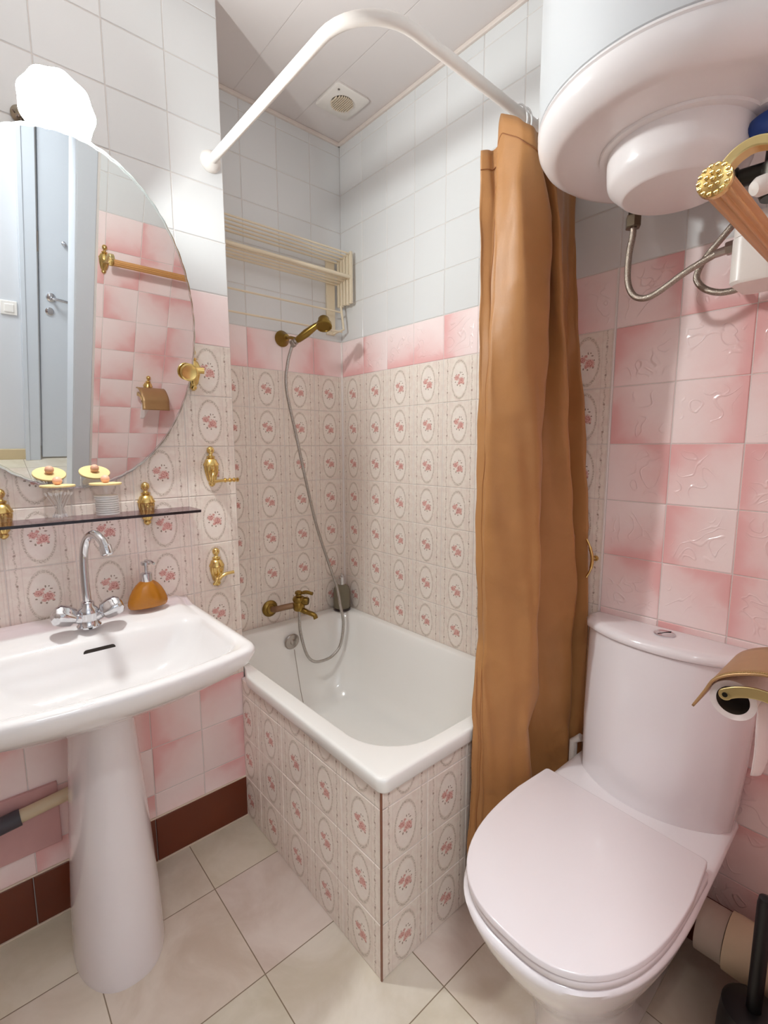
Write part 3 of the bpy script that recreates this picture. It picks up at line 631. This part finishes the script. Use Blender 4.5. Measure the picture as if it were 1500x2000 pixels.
fb = MB().lathe([(0, 0), (.023, 0), (.0235, .003), (.021, .0045), (0, .005)], (1.389, -.066, .811), (0, 0, 1), 32).build('flush_button', M['chrome'], lidc)
MB().tube(spline([(1.380, -.084, .8161), (1.386, -.074, .8162), (1.392, -.060, .8162), (1.398, -.048, .8161)]), .0008, 6).build('button_split', M['dark'], fb, smooth=False)
def dring(xc, hw, yb, ys, yf, z, pw=2.15, rb=0.02, n=40, sk=0.0, hb=None):
    """D outline: straight back at yb, side to ys, rounded front to yf"""
    pts = []; hb = hw if hb is None else hb
    for j in range(n+1):
        th = math.pi*j/n; c_, s_ = math.cos(th), math.sin(th)
        pts.append((xc-hw*math.copysign(abs(c_)**(2/pw), c_), ys+(yf-ys)*abs(s_)**(2/pw)))
    pts += [(xc+hb+(hw-hb)*.5, (ys+yb)/2)]
    for a_ in (0, 30, 60, 90): pts.append((xc+hb-rb+rb*math.cos(R(a_)), yb-rb+rb*math.sin(R(a_))))
    pts += [(xc, yb)]
    for a_ in (90, 120, 150, 180): pts.append((xc-hb+rb+rb*math.cos(R(a_)), yb-rb+rb*math.sin(R(a_))))
    pts += [(xc-hb-(hw-hb)*.5, (ys+yb)/2)]
    return [(x+sk*(y-yb)*0, y+sk*(x-xc), z) for x, y in pts]
SK = -0.05
b = MB(); b.loft([dring(1.38, .095, -.10, -.33, -.50, 0.0, 2.2, .03), dring(1.38, .098, -.08, -.33, -.505, .02, 2.2, .03), dring(1.38, .102, -.06, -.34, -.52, .12, 2.2, .03), dring(1.38, .130, -.05, -.35, -.57, .20, 2.2, .03, hb=.135),
          dring(1.38, .160, -.04, -.36, -.63, .28, 2.3, .03, hb=.160), dring(1.38, .182, -.03, -.37, -.672, .345, 2.4, .03, hb=.176), dring(1.38, .1935, -.02, -.37, -.690, .385, 2.5, .03, hb=.186), dring(1.38, .195, -.02, -.37, -.692, .398, 2.6, .03, hb=.188), dring(1.38, .190, -.024, -.37, -.686, .4045, 2.6, .03, hb=.184), dring(1.38, .18, -.03, -.37, -.676, .4065, 2.6, .03, hb=.17), dring(1.38, .10, -.12, -.37, -.56, .4065, 2.6, .03, hb=.1)])
b.build('bowl', M['toilet'], tl_, angle=60)
MB().loft([dring(1.379, .190, -.262, -.375, -.683, .409, 2.64, .015, sk=SK), dring(1.379, .1915, -.262, -.375, -.6855, .411, 2.64, .015, sk=SK), dring(1.379, .1915, -.262, -.375, -.6855, .4245, 2.64, .015, sk=SK), dring(1.379, .190, -.263, -.375, -.684, .4258, 2.64, .015, sk=SK)]).build('seat', M['seat'], tl_, angle=60)
MB().loft([dring(1.379, .190, -.255, -.372, -.686, .4272, 2.64, .008, sk=SK, hb=.182), dring(1.379, .193, -.252, -.371, -.689, .4285, 2.64, .008, sk=SK, hb=.184), dring(1.379, .193, -.252, -.371, -.689, .4385, 2.64, .008, sk=SK, hb=.184), dring(1.379, .192, -.253, -.371, -.688, .440, 2.64, .008, sk=SK, hb=.183), dring(1.379, .190, -.255, -.371, -.686, .4408, 2.64, .008, sk=SK, hb=.181)]).build('lid', M['seat'], tl_, angle=60)
# waste pipe and supply pipe
wp = thing('waste_pipe', (1.57, -0.10, 0.17), 'fat cream plastic waste pipe running along the wall right of the toilet', 'pipe')
MB().lathe([(0, 0), (.055, 0), (.055, .052), (0, .052)], (1.528, -.115, .165), (1, 0, 0), 32).build('elbow', plain('grey_beige_pipe', (190, 176, 160), 0.5), wp)
MB().lathe([(0, 0), (.060, 0), (.061, .02), (.059, .115), (0, .115)], (1.582, -.115, .165), (1, 0, 0), 32).build('coupling', M['pvc'], wp)
tag(MB().tube([(1.168, -.05, 0.0), (1.168, -.05, .42), (1.19, -.05, .44)], .011, 14).build('supply_pipe', M['white_plastic']), 'thin white water pipe standing between curtain and toilet tank', 'pipe')
br = thing('toilet_brush', (1.655, -0.20, 0), 'black toilet brush in black holder standing right of the toilet', 'toilet brush')
MB().lathe([(0, 0), (.058, 0), (.060, .004), (.056, .12), (.052, .165), (.046, .17), (.014, .172), (0, .172)], (1.655, -.245, 0), (0, 0, 1), 28).build('holder', M['black'], br)
MB().lathe([(0, .16), (.013, .16), (.013, .40), (.011, .415), (0, .42)], (1.655, -.245, 0), (0, 0, 1), 16).build('handle', M['black'], br)
# ---------------------------------------------------------------- wash basin
SY = -1.118
sk = thing('washbasin', (MX+0.25, SY, 0), 'white pedestal washbasin under the glass shelf on the left wall', 'washbasin')
def zled(x, y, z):
    f = min(1, max(0, (MX+0.155-x)/0.045)); f = f*f*(3-2*f); g = min(1, max(0, (0.262-abs(y-SY))/0.02)); return z+0.012*f*g
def zled2(x, y, z):
    f = min(1, max(0, (MX+0.06-x)/0.02)); f = f*f*(3-2*f); return zled(x, y, z)+0.010*f
hw = .285
def sring(i, ib, z, rs, bow, zf=None): return rrect(MX+.003+ib, MX+.475-i, SY-hw+i, SY+hw-i, rs, z, 8, 10, bow, zf)
b = MB()
b.loft([sring(.20, .10, .672, (.05,)*4, .02), sring(.15, .06, .685, (.06,)*4, .025), sring(.075, .02, .715, (.07,)*4, .035), sring(.025, .004, .752, (.05, .05, .02, .02), .042),
        sring(.006, 0, .775, (.040, .040, .012, .012), .045), sring(0, 0, .795, (.034, .034, .012, .012), .046, zled2), sring(.001, .001, .804, (.034, .034, .012, .012), .046, zled2), sring(.006, .004, .8095, (.034, .034, .012, .012), .045, zled2), sring(.016, .012, .811, (.034, .034, .02, .02), .044, zled2), sring(.020, .045, .810, (.034, .034, .02, .02), .043, zled2), sring(.023, .065, .809, (.04, .04, .03, .03), .042, zled),
        sring(.026, .125, .808, (.05, .05, .05, .05), .042, zled), sring(.031, .150, .805, (.05, .05, .055, .055), .041, zled), sring(.038, .162, .792, (.055, .055, .055, .055), .04),
        sring(.052, .172, .755, (.06,)*4, .035), sring(.080, .188, .715, (.07,)*4, .03), sring(.125, .215, .692, (.06,)*4, .02), sring(.17, .26, .686, (.03,)*4, .01)], True, True)
b.build('basin', M['ceramic'], sk, angle=70)
# overflow slot
b = MB(); xo = MX+.1680
sl = []
for yy, zz in [(-.027, 0), (.027, 0)]:
    for a_ in range(0, 181, 20):
        s_ = 1 if yy > 0 else -1; sl.append((yy+.0075*math.sin(R(a_))*s_, .0075*math.cos(R(a_))*s_))
ring0 = [(xo, SY+.015+y_, .776+z_) for y_, z_ in sl]; ring1 = [(xo+.0016, SY+.015+y_, .776+z_) for y_, z_ in sl]
b.loft([ring0, ring1]); b.build('overflow_slot', plain('dark_slot', (38, 26, 16), 0.6), sk)
MB().loft([[(.50+hx*math.cos(2*math.pi*j/40)*1.0, SY+.003+hy*math.copysign(abs(math.sin(2*math.pi*j/40))**.85, math.sin(2*math.pi*j/40)), z) for j in range(40)] for z, hx, hy in
           ((0, .150, .100), (.015, .152, .101), (.15, .146, .096), (.30, .136, .088), (.45, .128, .079), (.56, .124, .071), (.62, .130, .067), (.655, .142, .068), (.684, .150, .071))]).build('pedestal', M['toilet'], sk, angle=60)
# basin tap
bt = thing('basin_tap', (.44, -1.115, .826), 'chrome twin-handle basin tap with tall swan-neck spout', 'tap')
TC = (.437, -1.113)
MB().lathe([(0, 0), (.026, 0), (.027, .004), (.023, .009), (.021, .022), (.024, .034), (.022, .045), (.015, .053), (.0145, .062), (.0105, .066), (0, .067)], TC+(.8255,), (0, 0, 1), 28).build('tap_body', M['chrome'], bt)
sp = spline([(.437, -1.113, .885), (.436, -1.114, .95), (.439, -1.112, 1.010), (.452, -1.105, 1.046), (.474, -1.094, 1.060), (.497, -1.084, 1.050), (.511, -1.078, 1.030)])
MB().tube(sp, .0098, 16).build('spout', M['chrome'], bt)
MB().lathe([(0, 0), (.0125, 0), (.0135, .004), (.0135, .022), (.011, .024), (.009, .020), (0, .020)], (.508, -1.079, 1.036), (.33, .12, -.93), 24).build('aerator', M['chrome'], bt)
for sgn in (-1, 1):
    ax = Vector((0.15, sgn*0.9, 0.42))
    hb_ = MB().lathe([(0, 0), (.013, 0), (.014, .018), (.012, .02), (.020, .026), (.0235, .045), (.0225, .062), (.015, .070), (0, .072)], (TC[0], TC[1]+sgn*.010, .846), ax, 28, flute=(4, 7, 4, .10)); hb_.build('handle', M['chrome'], bt)
# soap dispensers
sd = thing('soap_dispenser', (.385, -.962, .832), 'amber brown ceramic soap dispenser on the washbasin ledge', 'soap dispenser')
rings = []
for z, wy, wx in ((0, .046, .020), (.003, .0495, .023), (.012, .0515, .026), (.022, .050, .026), (.036, .045, .025), (.050, .038, .023), (.062, .029, .020), (.070, .020, .016), (.074, .012, .012)):
    rings.append([(.390+wx*math.cos(2*math.pi*j/36), -.962+wy*math.sin(2*math.pi*j/36), .8315+z) for j in range(36)])
MB().loft(rings).build('bottle', M['amber'], sd)
pp = MB().lathe([(0, 0), (.0145, 0), (.0145, .022), (.012, .024), (.006, .025), (.0045, .026), (.0045, .045), (.012, .046), (.012, .054), (0, .056)], (.390, -.962, .903), (0, 0, 1), 24).tube([(.390, -.962, .959), (.410, -.955, .961), (.425, -.950, .956)], .004, 10).build('pump', M['chrome'], sd)
s2 = thing('soap_dispenser', (.052, -.058, .531), 'grey translucent soap bottle with silver pump on the tub corner', 'soap dispenser')
MB().lathe([(0, .010), (.036, .010), (.0375, .014), (.0375, .090), (.032, .106), (.019, .116), (.014, .119), (0, .119)], (.052, -.058, .531), (0, 0, 1), 32).build('bottle', M['greyglass'], s2)
MB().lathe([(0, 0), (.038, 0), (.039, .002), (.039, .010), (0, .0105)], (.052, -.058, .531), (0, 0, 1), 32).build('base', plain('dark_brown_base', (42, 24, 18), 0.3), s2)
MB().lathe([(0, 0), (.0150, 0), (.0150, .036), (.012, .038), (.004, .037), (.004, .052), (0, .053)], (.052, -.058, .648), (0, 0, 1), 20).tube([(.052, -.058, .698), (.070, -.068, .700), (.078, -.072, .694)], .0035, 8).build('pump', M['chrome'], s2)
# pipes under the basin
dp = thing('drain_pipe', (.37, -1.3, .34), 'cream drain pipe with dark rubber coupling running low behind the pedestal', 'pipe')
MB().tube([(.348, -1.285, .343), (.348, -1.20, .352), (.348, -1.165, .356)], .0165, 20).build('pipe', M['pvc'], dp)
MB().tube([(.350, -1.283, .343), (.350, -1.45, .325)], .0205, 20).build('coupling', M['grey_pvc'], dp)
tag(MB().tube(spline([(.345, -1.150, .372), (.342, -1.148, .45), (.344, -1.145, .53), (.350, -1.14, .60), (.36, -1.135, .665)]), .008, 12).build('supply_hose', M['dark']), 'dark water supply hose rising behind the basin pedestal', 'hose')
struct(MB().box((MX+.0005, -2.0, .214), (MX+.012, -1.20, .386)).build('trim_9', plain('pink_painted_board', (206, 160, 158), 0.5), bevel=.002))
# ---------------------------------------------------------------- mirror
cM = Vector((MX+0.0996, -1.0934, 1.5456)); nM = Vector((.97462, .01852, -.22311)); uM = Vector((-.019, .99982, 0)); vM = Vector((.22307, .00424, .97479))
mr = thing('mirror', cM, 'tilted oval mirror with scalloped edge above the glass shelf', 'mirror')
N = 240; A_, B_ = .2896, .3942
def oval(k, off, scal=True):
    out = []
    for j in range(N):
        th = 2*math.pi*j/N; s_ = 1+(0.0045*abs(math.sin(th*30)) if scal else 0)
        out.append(cM+uM*(A_*k*s_*math.cos(th))+vM*(B_*k*s_*math.sin(th))+nM*off)
    return out
MB().loft([oval(.992, -.0002, False), oval(.992, .0003, False)]).build('mirror_glass', M['mirror'], mr, smooth=False)
b = MB().loft([oval(.985, -.004), oval(1.0, -.004), oval(1.0, -.001), oval(.985, .0004), oval(.975, .0002), oval(.975, -.0006)], False, False)
t = NT('mirror_edge_glass'); b.build('edge', t.out((0.62, 0.66, 0.64), 0.12, 0.85), mr)
MB().loft([oval(.98, -.0045, False), oval(.98, -.0008, False)]).build('backing', M['card'], mr)
# urn-shaped brass wall mounts
def urn(name, loc, label, cat, group=None, hh=.122):
    t_ = thing(name, loc, label, cat, group)
    pr_ = [(0, 0), (.003, .0), (.008, .004), (.0105, .010), (.008, .014), (.0125, .020), (.0185, .045), (.0205, .060), (.0205, .063), (.0235, .065), (.0225, .069), (.019, .075), (.0165, .082), (.010, .086), (.0125, .089), (.0125, .092), (.006, .095), (.005, .099), (.0095, .104), (.0112, .110), (.0095, .117), (.005, .121), (0, .122)]
    s_ = hh/.122
    MB().lathe([(r_*s_, z*s_) for r_, z in pr_], (0, 0, 0), (0, 0, 1), 64, flute=(5, 7, 16, .05), sx=1.0).build('mount', M['gold'], None)
    o = bpy.data.objects['mount'] if 'mount' in bpy.data.objects else None
    return t_
URN = [None]
def add_mount(parent, loc):
    """fluted urn with finial, half sunk flat against the wall"""
    if URN[0] is None:
        pr_ = [(0, 0), (.003, .0), (.008, .004), (.0105, .010), (.008, .014), (.0125, .020), (.0185, .045), (.0205, .060), (.0205, .063), (.0235, .065), (.0225, .069), (.019, .075), (.0165, .082), (.010, .086), (.0125, .089), (.0125, .092), (.006, .095), (.005, .099), (.0095, .104), (.0112, .110), (.0095, .117), (.005, .121), (0, .122)]
        b_ = MB().lathe(pr_, (0, 0, 0), (0, 0, 1), 64, flute=(5, 7, 16, .06))
        b_.v = [(max(0.0, x_+0.006), y_, z_) for x_, y_, z_ in b_.v]
        o = b_.build('mount', M['gold'], None, angle=60); URN[0] = o
    else: o = URN[0].copy(); COL.objects.link(o)
    o.parent = parent; o.location = loc
    return o
mb = thing('mirror_bracket', (MX+.002, -.782, 1.430), 'brass urn-shaped bracket with round clamp gripping the mirror side', 'bracket')
add_mount(mb, (0, 0, 0))
b = MB().lathe([(0, 0), (.022, 0), (.0235, .002), (.0235, .004), (.020, .006), (.018, .005), (0, .005)], (.404, -.822, 1.470), (.97, -.10, -.22), 36)
b.build('clamp_disc', M['gold'], mb)
MB().tube([(MX+.02, -.784, 1.487), (.37, -.790, 1.478), (.404, -.815, 1.470)], .006, 12).tube([(.385, -.80, 1.480), (.392, -.775, 1.480)], .009, 14).build('arm', M['gold'], mb)
# glass shelf with two brackets
shf = thing('glass_shelf', (MX+.055, -1.1, 1.088), 'smoked glass shelf on brass brackets below the mirror', 'shelf')
MB().loft([rrect(MX+.003, .426, -1.385, -.812, (.05, .012, .003, .003), z, 8, 4) for z in (1.084, 1.090)]).build('shelf_glass', M['smoke'], shf, smooth=False)
MB().loft([rrect(.4255, .4272, -1.34, -.817, (.0005,)*4, z, 2, 2) for z in (1.0835, 1.0905)]).build('front_edge', M['edge'], shf, smooth=False)
for yy in (-.932, -1.255):
    m_ = add_mount(shf, (MX+.002-shf.location.x, yy-shf.location.y, 1.047-shf.location.z))
    MB().lathe([(0, 0), (.012, .0), (.019, .004), (.017, .010), (.008, .014), (0, .016)], (MX+.038, yy, 1.0905), (0, 0, 1), 24).build('clamp_cup', M['glass'], shf)
# jars
def jar(x_, y_, label):
    t_ = thing('storage_jar', (x_, y_, 1.0905), label, 'jar', 'jars on the glass shelf')
    MB().lathe([(0, 0), (.031, 0), (.0325, .002), (.0325, .080), (.031, .080), (.0308, .004), (0, .004)], (x_, y_, 1.0905), (0, 0, 1), 36).build('jar_glass', M['glass'], t_)
    l_ = MB().lathe([(0, 0), (.036, 0), (.037, .001), (.037, .004), (.036, .005), (0, .005)], (x_, y_, 1.0905+.0805), (0, 0, 1), 36).build('lid', M['wood_lid'], t_)
    MB().sphere((x_, y_, 1.0905+.0955), .0105, 20, 14).build('knob', M['pink_ball'], l_)
    return t_
jar(.388, -1.146, 'clear glass jar of cotton swabs with round wooden lid'); jar(.388, -1.043, 'clear glass jar of cotton pads with round wooden lid')
sw0 = None
for k in range(26):
    if sw0 is None:
        b = MB().tube([(0, 0, 0.004), (0, 0, .068)], .0011, 6, mi=0).sphere((0, 0, .006), .0026, 8, 6, (1, 1, 2), 1).sphere((0, 0, .066), .0026, 8, 6, (1, 1, 2), 1)
        sw0 = b.build('cotton_swab', [M['white_plastic'], M['cotton']]); o = sw0
    else: o = sw0.copy(); COL.objects.link(o)
    a_ = random.uniform(0, 6.283); rr = -random.uniform(.004, .030); tl = random.uniform(.25, .55)
    o.location = (.388+rr*math.cos(a_)*.6, -1.146+rr*math.sin(a_)*.6, 1.0955)
    o.rotation_euler = (-tl*math.sin(a_), tl*math.cos(a_), 0)
    tag(o, 'white cotton swab standing in the glass jar nearer the faucet', 'cotton swab', 'cotton swabs in the jar')
pd0 = None
for k in range(9):
    if pd0 is None: pd0 = MB().lathe([(0, 0), (.026, 0), (.0275, .0022), (.026, .0045), (0, .0045)], (0, 0, 0), (0, 0, 1), 28).build('cotton_pad', M['cotton']); o = pd0
    else: o = pd0.copy(); COL.objects.link(o)
    o.location = (.388+random.uniform(-.0015, .0015), -1.043+random.uniform(-.0015, .0015), 1.0950+k*.0056)
    tag(o, 'round white cotton pad in the stack inside the right glass jar', 'cotton pad', 'cotton pads in the jar')
# brass holders right of the mirror
hk1 = thing('tumbler_holder', (MX+.002, -.741, 1.146), 'brass urn-shaped wall holder with straight side bar, above the other hook', 'wall holder')
add_mount(hk1, (0, 0, 0))
MB().tube(spline([(MX+.022, -.745, 1.195), (MX+.045, -.750, 1.188), (MX+.052, -.757, 1.170), (MX+.046, -.756, 1.163), (MX+.046, -.73, 1.165), (MX+.047, -.68, 1.166)]), .0048, 12).build('arm', M['gold'], hk1)
b = MB()
for yy in (-.715, -.70, -.687, -.676): b.lathe([(0, -.002), (.0068, -.002), (.0068, .002), (0, .002)], (MX+.047, yy, 1.166), (0, 1, 0), 14)
b.build('bar_end', M['gold'], hk1)
hk2 = thing('robe_hook', (MX+.002, -.739, .832), 'brass urn-shaped robe hook just above the washbasin corner', 'hook')
add_mount(hk2, (0, 0, 0))
MB().tube(spline([(MX+.022, -.742, .872), (MX+.042, -.752, .862), (MX+.043, -.763, .849), (MX+.040, -.752, .858), (MX+.042, -.728, .874), (MX+.046, -.700, .878)]), [.006]*10+[.005]*31, 12).build('hook_arm', M['gold'], hk2)
# ---------------------------------------------------------------- wall lamp
lp = thing('wall_lamp', (MX, -1.14, 2.02), 'glowing scalloped glass wall lamp above the mirror', 'wall lamp')
ax = Vector((.94, -.12, -.33)).normalized()
MB().lathe([(0, 0), (.020, 0), (.021, .004), (.015, .010), (.010, .018), (.007, .024), (0, .024)], (MX+.002, -1.142, 2.022), (1, 0, 0), 28).tube(spline([(MX+.02, -1.142, 2.022), (.37, -1.14, 2.03), (.41, -1.125, 2.025), (LAMP_C-ax*.075)]), .006, 10).build('bracket', plain('aged_nickel', (150, 138, 120), 0.3, 1.0), lp)
b = MB()
for k in range(6): b.lathe([(0, -.0012), (.004, -.0012), (.004, .0012), (0, .0012)], (.40+.004*k, -1.165+.006*k, 1.985-.009*k), (.3, .6*(-1)**k, .4), 10)
b.build('pull_chain', plain('chain_metal', (128, 112, 104), 0.3, 1.0), lp)
q = ax.to_track_quat('Z', 'Y'); rings = []
for r_, z, sc in ((.018, -.075, 0), (.024, -.070, 0), (.036, -.055, .004), (.050, -.035, .008), (.059, -.015, .012), (.066, -.003, .02), (.069, .0, .026), (.065, -.002, .024), (.052, -.014, .012), (.045, -.034, .008), (.032, -.053, .004), (.020, -.066, 0)):
    rings.append([LAMP_C+q @ Vector((r_*(1+sc*math.cos(9*2*math.pi*j/108))*math.cos(2*math.pi*j/108), r_*(1+sc*math.cos(9*2*math.pi*j/108))*math.sin(2*math.pi*j/108), z)) for j in range(108)])
MB().loft(rings, True, True).build('lamp_shade', M['shade'], lp, angle=60)
bc = LAMP_C-ax*.022
MB().sphere(tuple(bc), .024, 20, 14).build('bulb', M['bulb'], lp)
pl = light('wall_lamp_light', 'POINT', LAMP_C+ax*.035, LAMP_POWER, (0.93, 0.99, 0.985), .035)
# ---------------------------------------------------------------- towel bar and paper holder on the right wall
tb = thing('towel_bar', (XR, -.48, 1.543), 'ribbed oak towel bar with curved brass arms and rosette end cap', 'towel bar')
BX, BZ = 1.606, 1.543
n = 40
for ya, yb in ((-.690, -.262),): MB().loft([[(BX+(.0128*(1+.13*math.cos(10*2*math.pi*j/96)))*math.cos(2*math.pi*j/96), yy, BZ+(.0128*(1+.13*math.cos(10*2*math.pi*j/96)))*math.sin(2*math.pi*j/96)) for j in range(96)] for yy in (ya, yb)]).build('rod', M['oak'], tb, angle=20)
for ys, sg in ((-.690, -1), (-.262, 1)):
    ec = MB().lathe([(0, 0), (.0155, 0), (.017, .004), (.0165, .010), (.012, .013), (0, .014)], (BX, ys, BZ), (0, sg, 0), 32)
    for k in range(14): a_ = 2*math.pi*k/14; ec.sphere((BX+.0138*math.cos(a_), ys+sg*.0115, BZ+.0138*math.sin(a_)), .0028, 8, 6)
    for k in range(7): a_ = 2*math.pi*k/7; ec.sphere((BX+.007*math.cos(a_), ys+sg*.0135, BZ+.007*math.sin(a_)), .0025, 8, 6)
    ec.sphere((BX, ys+sg*.0145, BZ), .003, 8, 6)
    ec.build('end_cap', M['gold'], tb)
    pa = spline([(BX+.004, ys, BZ+.008), (BX+.018, ys, BZ+.021), (BX+.036, ys, BZ+.024), (BX+.062, ys, BZ+.012), (BX+.09, ys, BZ-.012), (XR-.004, ys, BZ-.03)])
    b = MB(); rr = []
    for k, p_ in enumerate(pa):
        d_ = (pa[min(k+1, len(pa)-1)]-pa[max(k-1, 0)]).normalized(); nz = Vector((-d_.z, 0, d_.x)); w_ = .0085*sg; 
        rr.append([p_+Vector((0, -w_, 0))+nz*.005, p_+Vector((0, w_, 0))+nz*.005, p_+Vector((0, w_, 0))-nz*.005, p_+Vector((0, -w_, 0))-nz*.005])
    b.loft(rr); b.build('arm', M['pale_brass'], tb, bevel=.0015)
    um = add_mount(tb, (0, 0, 0)); um.rotation_euler = (0, 0, math.pi); um.location = (XR-.002-tb.location.x, ys-tb.location.y, BZ-.075-tb.location.z)
tp = thing('toilet_paper_holder', (XR, -.46, .93), 'bronze flap toilet paper holder with curved brass arm at the right edge', 'toilet paper holder')
near = [(1.583, .880), (1.596, .908), (1.604, .926), (1.616, .938), (1.634, .948), (1.662, .957), (1.69, .958), (1.708, .95)]
np_ = spline([(x_, 0, z_) for x_, z_ in near], 5)
b = MB(); b.grid(lambda u_, v_: (np_[min(int(u_*(len(np_)-1)+.5), len(np_)-1)].x, -.530+.135*v_, np_[min(int(u_*(len(np_)-1)+.5), len(np_)-1)].z), len(np_)-1, 8)
cv = b.build('cover', M['leather_brass'], tp, solid=.0035)
b = MB()
for p_ in spline([(x_, -.5285, z_) for x_, z_ in near], 11): b.sphere((p_.x, -.528, p_.z+.0022), .0013, 6, 4)
b.build('beading', M['pale_brass'], cv)
RC = Vector((1.6275, -.52, .908))
pa = spline([(RC.x-.007, -.524, .9125), (1.636, -.524, .921), (1.655, -.524, .926), (1.675, -.524, .925), (1.70, -.524, .918), (XR-.003, -.500, .905)])
b = MB(); rr = []
for k, p_ in enumerate(pa):
    d_ = (pa[min(k+1, len(pa)-1)]-pa[max(k-1, 0)]).normalized(); nz = Vector((-d_.z, 0, d_.x)).normalized()
    rr.append([p_+Vector((0, -.002, 0))+nz*.008, p_+Vector((0, .002, 0))+nz*.008, p_+Vector((0, .002, 0))-nz*.008, p_+Vector((0, -.002, 0))-nz*.008])
b.loft(rr); b.lathe([(0, 0), (.0085, 0), (.0085, .004), (0, .004)], (RC.x-.007, -.522, .9115), (0, -1, 0), 24)
ar = b.build('arm', M['pale_brass'], tp, bevel=.0012)
MB().lathe([(0, 0), (.0035, 0), (.0035, .001), (0, .001)], (RC.x-.007, -.526, .9115), (0, -1, 0), 14).build('pin', M['dark'], ar)
MB().tube([(RC.x-.007, -.522, .9115), (RC.x-.007, -.40, .9115)], .0045, 12).build('roller', M['black'], tp)
um = add_mount(tp, (0, 0, 0)); um.rotation_euler = (0, 0, math.pi); um.location = (XR-.002-tp.location.x, 0, .885-tp.location.z)
pr = thing('toilet_paper_roll', tuple(RC), 'nearly used toilet paper roll with hanging torn sheet under the bronze flap', 'toilet paper')
MB().lathe([(.0205, 0), (.0290, 0), (.0290, .10), (.0205, .10)], (RC.x, -.512, .9005), (0, 1, 0), 48, cap0=False, cap1=False).build('roll', M['paper'], pr)
MB().loft([[(RC.x+r_*math.cos(2*math.pi*j/48), yy, .9005+r_*math.sin(2*math.pi*j/48)) for j in range(48)] for r_, yy in ((.0204, -.5118), (.0204, -.412), (.0196, -.412), (.0196, -.5118))], False, False).build('core', M['card'], pr)
def sheet(u_, v_):
    y_ = -.512+.10*u_; zb = .800-.004*math.sin(u_*9)+.045*max(0, min(1, (u_-.22)*3.5)); z_ = .902+(zb-.902)*v_
    return (RC.x+.0292+.042*u_*min(1, v_*3)+.003*math.sin(v_*3+u_*5)*v_+.003*math.sin(u_*7)*v_, y_-.003*v_, z_)
MB().grid(sheet, 20, 14).build('hanging_sheet', M['paper'], pr, solid=.0006)
# frames of parent-less helper mesh coordinates are absolute; nothing else to place
